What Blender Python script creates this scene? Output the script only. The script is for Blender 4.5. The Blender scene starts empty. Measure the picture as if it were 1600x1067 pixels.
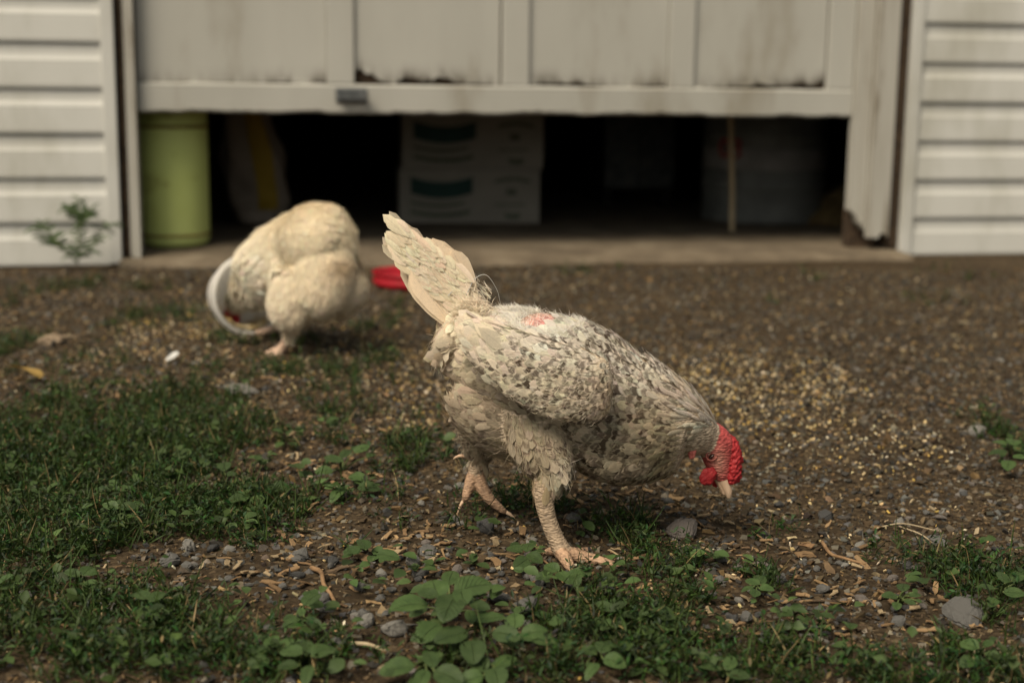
import bpy, bmesh, math, random
import numpy as np
from mathutils import Vector, Matrix, noise as mnoise

SC = bpy.context.scene
COL = SC.collection
rng = np.random.default_rng(7)
random.seed(7)
R = math.radians

# ------------------------------------------------------------------ camera
FPX = 1600 * 50 / 36
PITCH, ROLL, CAMZ = R(10.43), .012, .60
CAM = np.array([0, 0, CAMZ])
_M = (Matrix.Rotation(math.pi / 2 - PITCH, 3, 'X') @ Matrix.Rotation(ROLL, 3, 'Z'))
RM = np.array(_M)
cam_data = bpy.data.cameras.new('camera')
cam_data.lens = 50
cam_data.sensor_width = 36
cam_data.clip_start = .05
cam_data.clip_end = 400
cam_data.dof.use_dof = True
cam_data.dof.focus_distance = 1.80
cam_data.dof.aperture_fstop = 3.4
cam = bpy.data.objects.new('camera', cam_data)
cam.matrix_world = Matrix.Translation(CAM) @ _M.to_4x4()
COL.objects.link(cam)
SC.camera = cam

# ------------------------------------------------------------------ sky, sun, exposure
SUN_TO = Vector((-.36, -.48, .80)).normalized()
world = bpy.data.worlds.new('World')
SC.world = world
world.use_nodes = True
wn, wl = world.node_tree.nodes, world.node_tree.links
wn.clear()
sky = wn.new('ShaderNodeTexSky')
sky.sky_type = 'NISHITA'
sky.sun_disc = False
sky.sun_elevation = math.asin(SUN_TO.z)
sky.sun_rotation = math.atan2(SUN_TO.x, SUN_TO.y)
sky.dust_density = 4
hs = wn.new('ShaderNodeHueSaturation')      # hazy, veiled evening sky: little blue left in it
hs.inputs['Saturation'].default_value = .28
tint = wn.new('ShaderNodeMixRGB')
tint.blend_type = 'MULTIPLY'
tint.inputs[0].default_value = 1
tint.inputs[2].default_value = (1, .975, .87, 1)
bg = wn.new('ShaderNodeBackground')
bg.inputs[1].default_value = .075
wo = wn.new('ShaderNodeOutputWorld')
wl.new(sky.outputs[0], hs.inputs['Color'])
wl.new(hs.outputs[0], tint.inputs[1])
wl.new(tint.outputs[0], bg.inputs[0])
wl.new(bg.outputs[0], wo.inputs[0])
sun_data = bpy.data.lights.new('sun', 'SUN')
sun_data.energy = 2.5
sun_data.angle = R(30)
sun_data.color = (1, .87, .69)
sun = bpy.data.objects.new('sun', sun_data)
sun.rotation_euler = SUN_TO.to_track_quat('Z', 'Y').to_euler()
sun.location = (0, 0, 10)
COL.objects.link(sun)
SC.view_settings.view_transform = 'Standard'
SC.view_settings.look = 'None'
SC.view_settings.exposure = .70
SC.view_settings.gamma = 1
SC.view_settings.use_curve_mapping = False
SC.render.engine = 'CYCLES'
SC.cycles.use_denoising = True
SC.cycles.max_bounces = 4

# ------------------------------------------------------------------ survey helpers: where a sight line meets the ground or a depth
def ray(u, v):
    return RM @ np.array([(u - 800) / FPX, -(v - 533.5) / FPX, -1.0])
def ground(u, v, z=0.0):
    d = ray(u, v)
    return CAM + d * ((z - CAMZ) / d[2])
def at(u, v, Y):
    d = ray(u, v)
    return CAM + d * (Y / d[1])
def proj(P):
    q = (np.asarray(P) - CAM) @ RM
    return 800 + FPX * q[..., 0] / -q[..., 2], 533.5 - FPX * q[..., 1] / -q[..., 2]

def gz(x, y):
    "height of the uneven yard"
    x = np.asarray(x, float); y = np.asarray(y, float)
    h = .0045 * np.sin(5.1 * x + 1.3 * y + .4) + .004 * np.sin(3.2 * y - 4.4 * x + 1.9)
    h += .0025 * np.sin(13 * x + 7 * y) * np.sin(11 * y - 5 * x + 1) + .0016 * np.sin(31 * x - 17 * y + 2) * np.sin(29 * y + 13 * x)
    return h * np.clip((4.3 - y) / 1.0, .25, 1)

# ------------------------------------------------------------------ node materials
def new_mat(name):
    m = bpy.data.materials.new(name)
    m.use_nodes = True
    nt = m.node_tree
    return m, nt, nt.nodes['Principled BSDF']
def N(nt, t, **kw):
    n = nt.nodes.new(t)
    for k, v in kw.items():
        if k in ('blend_type', 'operation', 'attribute_name', 'feature', 'wave_type', 'data_type', 'noise_dimensions', 'bands_direction', 'interpolation_type', 'clamp'):
            setattr(n, k, v)
        else:
            n.inputs[k].default_value = v
    return n
def ramp(nt, src, stops):
    r = nt.nodes.new('ShaderNodeValToRGB')
    e = r.color_ramp.elements
    while len(e) < len(stops):
        e.new(.5)
    for k, (p, c) in enumerate(stops):
        e[k].position = p
        e[k].color = (*c, 1) if len(c) == 3 else c
    nt.links.new(src, r.inputs[0])
    return r
def grey(v): return (v, v, v)
def noise_mat(name, stops, scale=8, rough=.8, bump=.3, bscale=None, detail=6, dist=.002, spec=.3, attr=False, stretch=None, transl=0):
    "colour from a noise ramp (times a per-piece colour when attr), relief from finer noise"
    m, nt, p = new_mat(name)
    tc = N(nt, 'ShaderNodeTexCoord')
    src = tc.outputs['Object']
    if stretch:
        mp = N(nt, 'ShaderNodeMapping'); mp.inputs['Scale'].default_value = stretch
        nt.links.new(src, mp.inputs[0]); src = mp.outputs[0]
    n = N(nt, 'ShaderNodeTexNoise', Scale=scale, Detail=detail, Roughness=.6)
    nt.links.new(src, n.inputs['Vector'])
    c = ramp(nt, n.outputs['Fac'], stops).outputs[0]
    if attr:
        a = N(nt, 'ShaderNodeAttribute', attribute_name='col')
        mx = N(nt, 'ShaderNodeMixRGB', blend_type='MULTIPLY'); mx.inputs[0].default_value = 1
        nt.links.new(c, mx.inputs[1]); nt.links.new(a.outputs['Color'], mx.inputs[2]); c = mx.outputs[0]
    nt.links.new(c, p.inputs['Base Color'])
    p.inputs['Roughness'].default_value = rough
    p.inputs['Specular IOR Level'].default_value = spec
    b = N(nt, 'ShaderNodeTexNoise', Scale=bscale or scale * 5, Detail=8, Roughness=.65)
    nt.links.new(src, b.inputs['Vector'])
    bp = N(nt, 'ShaderNodeBump', Strength=bump, Distance=dist)
    nt.links.new(b.outputs['Fac'], bp.inputs['Height'])
    nt.links.new(bp.outputs[0], p.inputs['Normal'])
    if transl:
        t = N(nt, 'ShaderNodeBsdfTranslucent'); nt.links.new(c, t.inputs[0])
        ms = N(nt, 'ShaderNodeMixShader', Fac=transl)
        nt.links.new(p.outputs[0], ms.inputs[1]); nt.links.new(t.outputs[0], ms.inputs[2])
        nt.links.new(ms.outputs[0], nt.nodes['Material Output'].inputs[0])
    return m

# ------------------------------------------------------------------ mesh helpers
def link(name, me, mat=None, parent=None):
    o = bpy.data.objects.new(name, me)
    COL.objects.link(o)
    if parent is not None:
        o.parent = parent
    if mat is not None and me is not None and not me.materials:
        me.materials.append(mat)
    return o
def tag(o, label=None, cat=None, group=None, kind=None):
    if label: o['label'] = label
    if cat: o['category'] = cat
    if group: o['group'] = group
    if kind: o['kind'] = kind
    return o
def empty(name, loc=(0, 0, 0), rz=0):
    o = bpy.data.objects.new(name, None)
    o.location = Vector(loc); o.rotation_euler = (0, 0, rz)
    o.empty_display_size = .05
    COL.objects.link(o)
    return o
def np_mesh(name, V, F, col=None, fuv=None, smooth=True):
    V = np.ascontiguousarray(V, np.float32); F = np.ascontiguousarray(F, np.int32)
    me = bpy.data.meshes.new(name)
    k = F.shape[1]
    me.vertices.add(len(V)); me.vertices.foreach_set('co', V.ravel())
    me.loops.add(F.size); me.loops.foreach_set('vertex_index', F.ravel())
    me.polygons.add(len(F))
    me.polygons.foreach_set('loop_start', np.arange(0, F.size, k, dtype=np.int32))
    me.polygons.foreach_set('use_smooth', np.full(len(F), smooth))
    if col is not None:
        a = me.attributes.new('col', 'FLOAT_COLOR', 'POINT')
        c = np.ones((len(V), 4), np.float32); c[:, :3] = col
        a.data.foreach_set('color', c.ravel())
    if fuv is not None:
        a = me.attributes.new('fuv', 'FLOAT_VECTOR', 'POINT')
        a.data.foreach_set('vector', np.ascontiguousarray(fuv, np.float32).ravel())
    me.update(calc_edges=True)
    me.validate()
    return me
def inst(TV, TF, P, X, Y, Z, col=None, fuv=None):
    "lay a template (x along X, y along Y, z along Z; axes carry the scale) at every P"
    n, k = len(P), len(TV)
    V = (P[:, None] + TV[None, :, 0, None] * X[:, None] + TV[None, :, 1, None] * Y[:, None] + TV[None, :, 2, None] * Z[:, None]).reshape(-1, 3)
    F = (TF[None] + (np.arange(n) * k)[:, None, None]).reshape(-1, TF.shape[1])
    c = None if col is None else np.repeat(col, k, 0)
    return V, F, c
def cat_parts(parts):
    Vs, Fs, Cs, off = [], [], [], 0
    for V, F, C in parts:
        Vs.append(V); Fs.append(F + off); Cs.append(C); off += len(V)
    return np.vstack(Vs), np.vstack(Fs), np.vstack(Cs)
def unit(a): return a / np.maximum(np.linalg.norm(a, axis=-1, keepdims=True), 1e-9)
def rand_frames(n, flat=0.0):
    "random orthonormal frames; flat=1 keeps Z up"
    Z = unit(rng.normal(size=(n, 3)) * (1 - flat) + np.array([0, 0, 1]) * flat * 1.5)
    A = unit(np.cross(Z, rng.normal(size=(n, 3))))
    return A, np.cross(Z, A), Z
class MB:
    "collects boxes, prisms, lathes and tubes into one mesh"
    def __init__(s): s.bm = bmesh.new()
    def box(s, x0, x1, y0, y1, z0, z1):
        vs = [s.bm.verts.new((x, y, z)) for x in (x0, x1) for y in (y0, y1) for z in (z0, z1)]
        for q in ((0, 1, 3, 2), (4, 6, 7, 5), (0, 4, 5, 1), (2, 3, 7, 6), (0, 2, 6, 4), (1, 5, 7, 3)):
            s.bm.faces.new([vs[i] for i in q])
        return s
    def lathe(s, prof, n=32, M=None):
        rings = []
        for r, z in prof:
            if r < 1e-6:
                rings.append([s.bm.verts.new((0, 0, z))])
            else:
                rings.append([s.bm.verts.new((r * math.cos(2 * math.pi * i / n), r * math.sin(2 * math.pi * i / n), z)) for i in range(n)])
        for a, b in zip(rings, rings[1:]):
            for i in range(n):
                j = (i + 1) % n
                if len(a) == 1: s.bm.faces.new((a[0], b[i], b[j]))
                elif len(b) == 1: s.bm.faces.new((a[i], a[j], b[0]))
                else: s.bm.faces.new((a[i], a[j], b[j], b[i]))
        if M is not None:
            bmesh.ops.transform(s.bm, matrix=M, verts=[v for r in rings for v in r])
        return s
    def tube(s, pts, rad, n=8):
        V, F = tube_np(pts, rad, rad, n)
        vs = [s.bm.verts.new(p) for p in V]
        for f in F: s.bm.faces.new([vs[i] for i in dict.fromkeys(f)])
        return s
    def poly(s, prof, x0, x1):
        "closed profile in (y,z) run along x"
        a = [s.bm.verts.new((x0, y, z)) for y, z in prof]; b = [s.bm.verts.new((x1, y, z)) for y, z in prof]
        n = len(prof)
        for i in range(n): s.bm.faces.new((a[i], a[(i + 1) % n], b[(i + 1) % n], b[i]))
        s.bm.faces.new(a[::-1]); s.bm.faces.new(b)
        return s
    def build(s, name, mat, parent=None, smooth=False, bevel=0, seg=2):
        bmesh.ops.recalc_face_normals(s.bm, faces=s.bm.faces)
        if bevel:
            es = [e for e in s.bm.edges if len(e.link_faces) == 2 and e.calc_face_angle(0) > .6]
            bmesh.ops.bevel(s.bm, geom=es, offset=bevel, segments=seg, affect='EDGES', profile=.6)
        me = bpy.data.meshes.new(name)
        for f in s.bm.faces: f.smooth = smooth
        s.bm.to_mesh(me); s.bm.free()
        return link(name, me, mat, parent)
def tube_np(pts, r1, r2, n=14, lat=(0, 1, 0)):
    "closed tube; r1 across, r2 along the lateral axis"
    P = np.array(pts, float); m = len(P)
    T = unit(np.gradient(P, axis=0))
    r1 = np.broadcast_to(r1, m); r2 = np.broadcast_to(r2, m)
    L = np.array(lat, float)
    V = []
    for i in range(m):
        a = L - (L @ T[i]) * T[i]
        if np.linalg.norm(a) < .2:
            a = np.array([1., 0, 0]) - T[i][0] * T[i]
        a = a / np.linalg.norm(a); b = np.cross(T[i], a)
        for k in range(n):
            t = 2 * math.pi * k / n
            V.append(P[i] + a * math.cos(t) * r2[i] + b * math.sin(t) * r1[i])
    F = [(i * n + k, i * n + (k + 1) % n, (i + 1) * n + (k + 1) % n, (i + 1) * n + k) for i in range(m - 1) for k in range(n)]
    c0, c1 = len(V), len(V) + 1
    V += [P[0] - T[0] * min(r1[0], r2[0]) * .6, P[-1] + T[-1] * min(r1[-1], r2[-1]) * .6]
    for k in range(n):
        F.append((c0, (k + 1) % n, k, c0)); F.append((c1, (m - 1) * n + k, (m - 1) * n + (k + 1) % n, c1))
    return np.array(V), F
def spline(pts, k=8):
    "Catmull-Rom through rows of numbers"
    P = np.array(pts, float)
    Q = np.vstack([2 * P[0] - P[1], P, 2 * P[-1] - P[-2]])
    out = []
    for i in range(1, len(Q) - 2):
        for t in np.linspace(0, 1, k, endpoint=False):
            a, b, c, d = Q[i - 1:i + 3]
            out.append(.5 * (2 * b + (c - a) * t + (2 * a - 5 * b + 4 * c - d) * t * t + (3 * b - a - 3 * c + d) * t ** 3))
    out.append(P[-1])
    return np.array(out)

# ------------------------------------------------------------------ materials of the place
M = {}
def soil_material():
    m, nt, p = new_mat('yard_soil')
    g = N(nt, 'ShaderNodeNewGeometry')
    big = N(nt, 'ShaderNodeTexNoise', Scale=2.2, Detail=5, Roughness=.6)
    mid = N(nt, 'ShaderNodeTexNoise', Scale=38, Detail=8, Roughness=.7)
    vor = N(nt, 'ShaderNodeTexVoronoi', Scale=150, Randomness=1)
    v2 = N(nt, 'ShaderNodeTexVoronoi', Scale=75, Randomness=1)
    for n in (big, mid, vor, v2): nt.links.new(g.outputs['Position'], n.inputs['Vector'])
    base = ramp(nt, mid.outputs['Fac'], [(.3, (.012, .0075, .004)), (.5, (.028, .019, .011)), (.7, (.052, .036, .021))])
    grit = ramp(nt, vor.outputs['Color'], [(.0, (.022, .015, .009)), (.45, (.046, .033, .019)), (.72, (.08, .058, .034)), (.93, (.19, .138, .078)), (1, (.27, .22, .15))])
    amt = ramp(nt, big.outputs['Fac'], [(.35, grey(.25)), (.65, grey(.8))])
    mx = N(nt, 'ShaderNodeMixRGB'); nt.links.new(amt.outputs[0], mx.inputs[0])
    nt.links.new(base.outputs[0], mx.inputs[1]); nt.links.new(grit.outputs[0], mx.inputs[2])
    nt.links.new(mx.outputs[0], p.inputs['Base Color'])
    p.inputs['Roughness'].default_value = .95
    p.inputs['Specular IOR Level'].default_value = .1
    ad = N(nt, 'ShaderNodeMath', operation='MULTIPLY_ADD'); ad.inputs[1].default_value = -.5
    nt.links.new(v2.outputs['Distance'], ad.inputs[0]); nt.links.new(mid.outputs['Fac'], ad.inputs[2])
    bp = N(nt, 'ShaderNodeBump', Strength=.9, Distance=.006)
    nt.links.new(ad.outputs[0], bp.inputs['Height']); nt.links.new(bp.outputs[0], p.inputs['Normal'])
    return m
M['soil'] = soil_material()
M['concrete'] = noise_mat('worn_concrete', [(.3, (.065, .05, .033)), (.55, (.125, .098, .066)), (.75, (.18, .148, .104))], 7, .9, .5, 60, dist=.004)
M['vinyl'] = noise_mat('white_vinyl', [(.28, (.31, .30, .25)), (.46, (.465, .462, .43)), (.8, (.515, .512, .48))], 2.6, .5, .12, 40, dist=.001, stretch=(1, 1, .35))
M['door_paint'] = noise_mat('old_white_door_paint', [(.30, (.23, .21, .165)), (.45, (.345, .337, .30)), (.75, (.392, .383, .345))], 3.5, .65, .25, 50, dist=.0015, stretch=(1, 1, .3))
M['trim_paint'] = noise_mat('weathered_trim_paint', [(.30, (.14, .115, .08)), (.44, (.32, .305, .265)), (.8, (.40, .39, .35))], 9, .75, .5, 60, dist=.002, stretch=(2.5, 2.5, .25))
M['rot'] = noise_mat('rotten_wood', [(.3, (.018, .012, .008)), (.7, (.07, .045, .026))], 40, .95, .8, 120)
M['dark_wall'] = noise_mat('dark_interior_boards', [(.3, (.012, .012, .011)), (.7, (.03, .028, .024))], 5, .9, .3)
M['metal_dark'] = noise_mat('weathered_dark_metal', [(.35, (.035, .04, .042)), (.6, (.09, .095, .095)), (.8, (.14, .09, .05))], 30, .55, .3, spec=.5)
M['tank'] = noise_mat('lime_green_tank_paint', [(.28, (.26, .25, .07)), (.42, (.50, .58, .19)), (.8, (.56, .64, .24))], 6, .5, .15, 60)
M['rust'] = noise_mat('rusty_seam', [(.3, (.10, .06, .02)), (.6, (.22, .17, .04)), (.8, (.28, .27, .06))], 30, .8, .4)
M['sack'] = noise_mat('woven_feed_sack', [(.3, (.16, .13, .10)), (.7, (.27, .23, .19))], 9, .8, .4, 90)
M['sack_print'] = noise_mat('yellow_sack_print', [(.3, (.20, .13, .01)), (.7, (.32, .22, .03))], 9, .8, .3)
M['carton'] = noise_mat('pale_carton', [(.3, (.17, .158, .135)), (.7, (.235, .22, .19))], 5, .85, .15)
M['print_green'] = noise_mat('dark_green_print', [(.3, (.010, .030, .026)), (.7, (.016, .045, .04))], 12, .8, .1)
M['print_grey'] = noise_mat('faded_green_print', [(.3, (.05, .062, .04)), (.7, (.085, .10, .07))], 12, .8, .1)
M['drum'] = noise_mat('dull_steel_drum', [(.3, (.08, .085, .08)), (.7, (.18, .185, .175))], 6, .6, .3)
M['drum_white'] = noise_mat('pale_drum_band', [(.3, (.16, .155, .15)), (.7, (.26, .25, .24))], 8, .7, .2)
M['red_print'] = noise_mat('red_print', [(.3, (.22, .03, .03)), (.7, (.34, .05, .045))], 20, .8, .1)
M['pole'] = noise_mat('bare_wood_pole', [(.3, (.26, .2, .12)), (.7, (.42, .34, .22))], 20, .8, .3, stretch=(3, 3, .3))
M['straw_heap'] = noise_mat('brown_litter', [(.3, (.06, .04, .015)), (.7, (.2, .14, .06))], 30, .95, 1, 90, dist=.01)
M['red_plastic'] = noise_mat('red_plastic', [(.3, (.26, .006, .013)), (.7, (.35, .010, .019))], 6, .42, .1, 60, spec=.4)
M['bucket'] = noise_mat('white_bucket_plastic', [(.3, (.82, .80, .76)), (.7, (.88, .86, .82))], 5, .45, .1, 50, transl=.62)
M['stone'] = noise_mat('grey_stone', [(.3, (.62, .62, .62)), (.55, (.9, .9, .9)), (.75, (1.2, 1.2, 1.2))], 60, .85, .6, 220, dist=.002, attr=True)
M['chip'] = noise_mat('wood_chip', [(.3, (.55, .55, .55)), (.7, (1.15, 1.15, 1.15))], 90, .9, .6, 300, attr=True, stretch=(1, 1, 1))
M['corn'] = noise_mat('cracked_corn', [(.3, (.7, .7, .7)), (.7, (1.1, 1.1, 1.1))], 120, .7, .3, attr=True)
M['grass'] = noise_mat('ground_cover', [(.3, (.75, .75, .75)), (.7, (1.2, 1.2, 1.2))], 40, .55, .2, attr=True, transl=.22, spec=.25)
M['twig'] = noise_mat('brown_twig', [(.3, (.13, .075, .035)), (.7, (.28, .17, .085))], 60, .85, .6, 200)
M['stem'] = noise_mat('green_stem', [(.3, (.06, .085, .025)), (.7, (.11, .14, .045))], 40, .6, .2, transl=.1)
M['white_feather'] = noise_mat('white_feather', [(.3, (.48, .48, .46)), (.7, (.60, .60, .57))], 60, .7, .3, transl=.2)
M['dry_leaf'] = noise_mat('dry_leaf', [(.3, (.28, .17, .05)), (.7, (.45, .31, .09))], 50, .8, .4, transl=.15)
def stained_door():
    "old paint, dirt splashed up from the lower edge of each panel"
    m = M['door_paint'].copy(); m.name = 'stained_door_panel'
    nt = m.node_tree; p = nt.nodes['Principled BSDF']
    src = p.inputs['Base Color'].links[0].from_socket
    a = N(nt, 'ShaderNodeAttribute', attribute_name='col')
    n = N(nt, 'ShaderNodeTexNoise', Scale=26, Detail=8, Roughness=.7)
    tc = N(nt, 'ShaderNodeTexCoord'); mp = N(nt, 'ShaderNodeMapping'); mp.inputs['Scale'].default_value = (1, 1, .35)
    nt.links.new(tc.outputs['Object'], mp.inputs[0]); nt.links.new(mp.outputs[0], n.inputs['Vector'])
    ml = N(nt, 'ShaderNodeMath', operation='MULTIPLY')
    r = ramp(nt, n.outputs['Fac'], [(.40, grey(0)), (.56, grey(1))])
    nt.links.new(r.outputs[0], ml.inputs[0]); nt.links.new(a.outputs['Fac'], ml.inputs[1])
    mx = N(nt, 'ShaderNodeMixRGB'); mx.inputs[2].default_value = (.05, .038, .025, 1)
    nt.links.new(ml.outputs[0], mx.inputs[0]); nt.links.new(src, mx.inputs[1])
    nt.links.new(mx.outputs[0], p.inputs['Base Color'])
    return m
M['door_panel'] = stained_door()
def leaf_material():
    m, nt, p = new_mat('broad_leaf')
    a = N(nt, 'ShaderNodeAttribute', attribute_name='fuv')
    sp = N(nt, 'ShaderNodeSeparateXYZ'); nt.links.new(a.outputs['Vector'], sp.inputs[0])
    ab = N(nt, 'ShaderNodeMath', operation='ABSOLUTE'); nt.links.new(sp.outputs[0], ab.inputs[0])
    mid = ramp(nt, ab.outputs[0], [(.0, grey(1)), (.07, grey(0))])
    # side veins: stripes of (y - .35|x|)
    s = N(nt, 'ShaderNodeMath', operation='MULTIPLY_ADD'); s.inputs[1].default_value = -.32
    nt.links.new(ab.outputs[0], s.inputs[0]); nt.links.new(sp.outputs[1], s.inputs[2])
    f = N(nt, 'ShaderNodeMath', operation='MULTIPLY'); f.inputs[1].default_value = 50; nt.links.new(s.outputs[0], f.inputs[0])
    si = N(nt, 'ShaderNodeMath', operation='SINE'); nt.links.new(f.outputs[0], si.inputs[0])
    vein = ramp(nt, si.outputs[0], [(.82, grey(0)), (1, grey(.7))])
    mxv = N(nt, 'ShaderNodeMath', operation='MAXIMUM'); nt.links.new(mid.outputs[0], mxv.inputs[0]); nt.links.new(vein.outputs[0], mxv.inputs[1])
    tc = N(nt, 'ShaderNodeTexCoord'); oi = N(nt, 'ShaderNodeObjectInfo')
    n = N(nt, 'ShaderNodeTexNoise', Scale=3.5, Detail=7, Roughness=.65, noise_dimensions='4D')
    nt.links.new(tc.outputs['Object'], n.inputs['Vector']); 
    ml = N(nt, 'ShaderNodeMath', operation='MULTIPLY'); ml.inputs[1].default_value = 40; nt.links.new(oi.outputs['Random'], ml.inputs[0]); nt.links.new(ml.outputs[0], n.inputs['W'])
    base = ramp(nt, n.outputs['Fac'], [(.26, (.028, .054, .015)), (.5, (.046, .080, .022)), (.75, (.068, .106, .034))])
    hv = N(nt, 'ShaderNodeHueSaturation'); nt.links.new(base.outputs[0], hv.inputs['Color'])
    mr = N(nt, 'ShaderNodeMapRange'); mr.inputs['To Min'].default_value = .7; mr.inputs['To Max'].default_value = 1.3
    nt.links.new(oi.outputs['Random'], mr.inputs['Value']); nt.links.new(mr.outputs[0], hv.inputs['Value'])
    mx = N(nt, 'ShaderNodeMixRGB'); mx.inputs[2].default_value = (.085, .115, .048, 1)
    sc = N(nt, 'ShaderNodeMath', operation='MULTIPLY'); sc.inputs[1].default_value = .38; nt.links.new(mxv.outputs[0], sc.inputs[0])
    nt.links.new(sc.outputs[0], mx.inputs[0]); nt.links.new(hv.outputs[0], mx.inputs[1])
    nt.links.new(mx.outputs[0], p.inputs['Base Color'])
    p.inputs['Roughness'].default_value = .55; p.inputs['Specular IOR Level'].default_value = .3
    bp = N(nt, 'ShaderNodeBump', Strength=.6, Distance=.04); bp.invert = True
    nt.links.new(mxv.outputs[0], bp.inputs['Height']); nt.links.new(bp.outputs[0], p.inputs['Normal'])
    t = N(nt, 'ShaderNodeBsdfTranslucent'); nt.links.new(mx.outputs[0], t.inputs[0])
    ms = N(nt, 'ShaderNodeMixShader', Fac=.2)
    nt.links.new(p.outputs[0], ms.inputs[1]); nt.links.new(t.outputs[0], ms.inputs[2])
    nt.links.new(ms.outputs[0], nt.nodes['Material Output'].inputs[0])
    return m
M['leaf'] = leaf_material()

# ------------------------------------------------------------------ the yard
def make_ground():
    fx = np.concatenate([[-60, -20, -8, -4], np.arange(-2.6, 2.601, .02), [4, 8, 20, 60]])
    fy = np.concatenate([[-60, -20, -5, -1, .3], np.arange(.9, 4.9, .02), [5.2, 6, 8, 14, 25, 60, 120]])
    X, Y = np.meshgrid(fx, fy)
    V = np.stack([X, Y, gz(X, Y)], -1).reshape(-1, 3)
    nx, ny = len(fx), len(fy)
    i = (np.arange(ny - 1)[:, None] * nx + np.arange(nx - 1)[None]).ravel()
    F = np.stack([i, i + 1, i + nx + 1, i + nx], 1)
    g = link('ground', np_mesh('ground', V, F), M['soil'])
    tag(g, kind='structure')
    return g
GROUND = make_ground()

# ------------------------------------------------------------------ the garage
G1, G2 = ground(190, 414), ground(1395, 400)
WE = (G2 - G1) / np.linalg.norm(G2 - G1)
WANG = math.atan2(WE[1], WE[0])
WN = np.array([-WE[1], WE[0], 0])          # into the garage
def wl2w(s, d, z): return G1 + WE * s + WN * d + np.array([0, 0, z])
garage = empty('garage', G1, WANG)
tag(garage, 'white vinyl sided garage with a raised weathered panel door', 'garage')

def siding(x0, x1, zb, pitch, n, z_first):
    edges = [zb] + [z_first + pitch * k for k in range(n)]
    for k, (a, b) in enumerate(zip(edges, edges[1:])):
        h = b - a
        t = b - pitch if k == 0 else a
        # Dutch lap: butt at the foot, flat face, cove in towards the next course
        j = random.uniform(-.0012, .0012)
        prof = [(0, a - .008), (-.023 + j, a - .008), (-.024 + j, a + .001), (-.021 + j, b - pitch * .46), (-.0185 + j, b - pitch * .42), (-.0155, b - pitch * .36), (-.0140, b - pitch * .24), (-.0135, b + .0), (0, b)]
        MB().poly(prof, x0, x1).build('siding_course', M['vinyl'], garage)
ZL, PL, ZR, PR = .148, .1398, .145, .1345
siding(-2.6, -.034, .012, PL, 17, ZL)
siding(2.702, 5.2, .014, PR, 17, ZR)
# upright vinyl trim at the siding ends
MB().poly([(0, .008), (-.030, .008), (-.030, 2.5), (0, 2.5)], -.036, .004).build('corner_trim', M['vinyl'], garage, bevel=.003)
MB().poly([(0, .010), (-.030, .010), (-.030, 2.5), (0, 2.5)], 2.664, 2.704).build('corner_trim', M['vinyl'], garage, bevel=.003)
# door jambs, the lower ends ragged with rot
def board(name, x0, x1, y0, y1, zt, foot, mat, seed):
    "upright board whose foot has broken away unevenly"
    n = 10
    bm = bmesh.new(); r = random.Random(seed)
    xs = np.linspace(x0, x1, n)
    zs = [foot(t) + r.uniform(-.012, .012) for t in np.linspace(0, 1, n)]
    f0 = [bm.verts.new((x, y0, z)) for x, z in zip(xs, zs)] + [bm.verts.new((x1, y0, zt)), bm.verts.new((x0, y0, zt))]
    f1 = [bm.verts.new((v.co.x, y1, v.co.z)) for v in f0]
    k = len(f0)
    for i in range(k): bm.faces.new((f0[i], f0[(i + 1) % k], f1[(i + 1) % k], f1[i]))
    bm.faces.new(f0); bm.faces.new(f1[::-1])
    b = MB(); b.bm.free(); b.bm = bm
    return b.build(name, mat, garage)
board('jamb_board', .010, .030, -.004, .10, 2.4, lambda t: .03, M['rot'], 1)
board('jamb_board', .032, .062, -.012, .12, 2.4, lambda t: .02, M['trim_paint'], 2)
board('jamb_board', 2.480, 2.538, .004, .045, 2.4, lambda t: .17 - .07 * t, M['trim_paint'], 3)
board('jamb_board', 2.540, 2.618, -.022, .003, 2.4, lambda t: .075, M['trim_paint'], 4)
board('jamb_board', 2.624, 2.660, -.004, .10, 2.4, lambda t: .03, M['rot'], 5)
board('jamb_stub', 2.50, 2.60, .047, .10, .17, lambda t: .02, M['rot'], 6)
# room behind: side walls, back wall, roof slab, wall above the door
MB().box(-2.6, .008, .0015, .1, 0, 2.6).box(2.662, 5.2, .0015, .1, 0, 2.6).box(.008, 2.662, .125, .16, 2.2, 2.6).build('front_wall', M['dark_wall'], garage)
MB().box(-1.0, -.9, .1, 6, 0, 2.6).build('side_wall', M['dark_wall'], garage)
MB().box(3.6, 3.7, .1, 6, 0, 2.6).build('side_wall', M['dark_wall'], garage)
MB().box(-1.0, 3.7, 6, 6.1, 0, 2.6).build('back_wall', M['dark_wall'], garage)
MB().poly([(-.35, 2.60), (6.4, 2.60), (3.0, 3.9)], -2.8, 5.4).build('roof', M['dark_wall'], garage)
# timber sill showing under the right-hand siding
MB().box(2.70, 5.2, -.016, .0, -.02, .010).build('sill_board', M['pole'], garage)
# concrete floor with a lip in front of the door
def slab():
    n = 60; bm = bmesh.new()
    xs = np.linspace(.0, 2.66, n)
    rows = []
    for j, (d, z) in enumerate([(-.13, -.02), (-.125, .008), (-.112, .018), (.05, .026), (.4, .034)]):
        rows.append([bm.verts.new((x, d + (.012 * math.sin(9 * x) + .010 * mnoise.noise((x * 8, 0, 3))) * (j < 3), z)) for x in xs])
    for a, b in zip(rows, rows[1:]):
        for i in range(n - 1): bm.faces.new((a[i], a[i + 1], b[i + 1], b[i]))
    b = MB(); b.bm.free(); b.bm = bm
    o = b.build('floor', M['concrete'], smooth=True); o.location = G1; o.rotation_euler = (0, 0, WANG)
    tag(o, kind='structure')
    f2 = MB().box(-.9, 3.6, .4, 6, -.05, .034).build('floor', M['concrete']); f2.location = G1; f2.rotation_euler = (0, 0, WANG)
    tag(f2, kind='structure')
slab()

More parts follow.
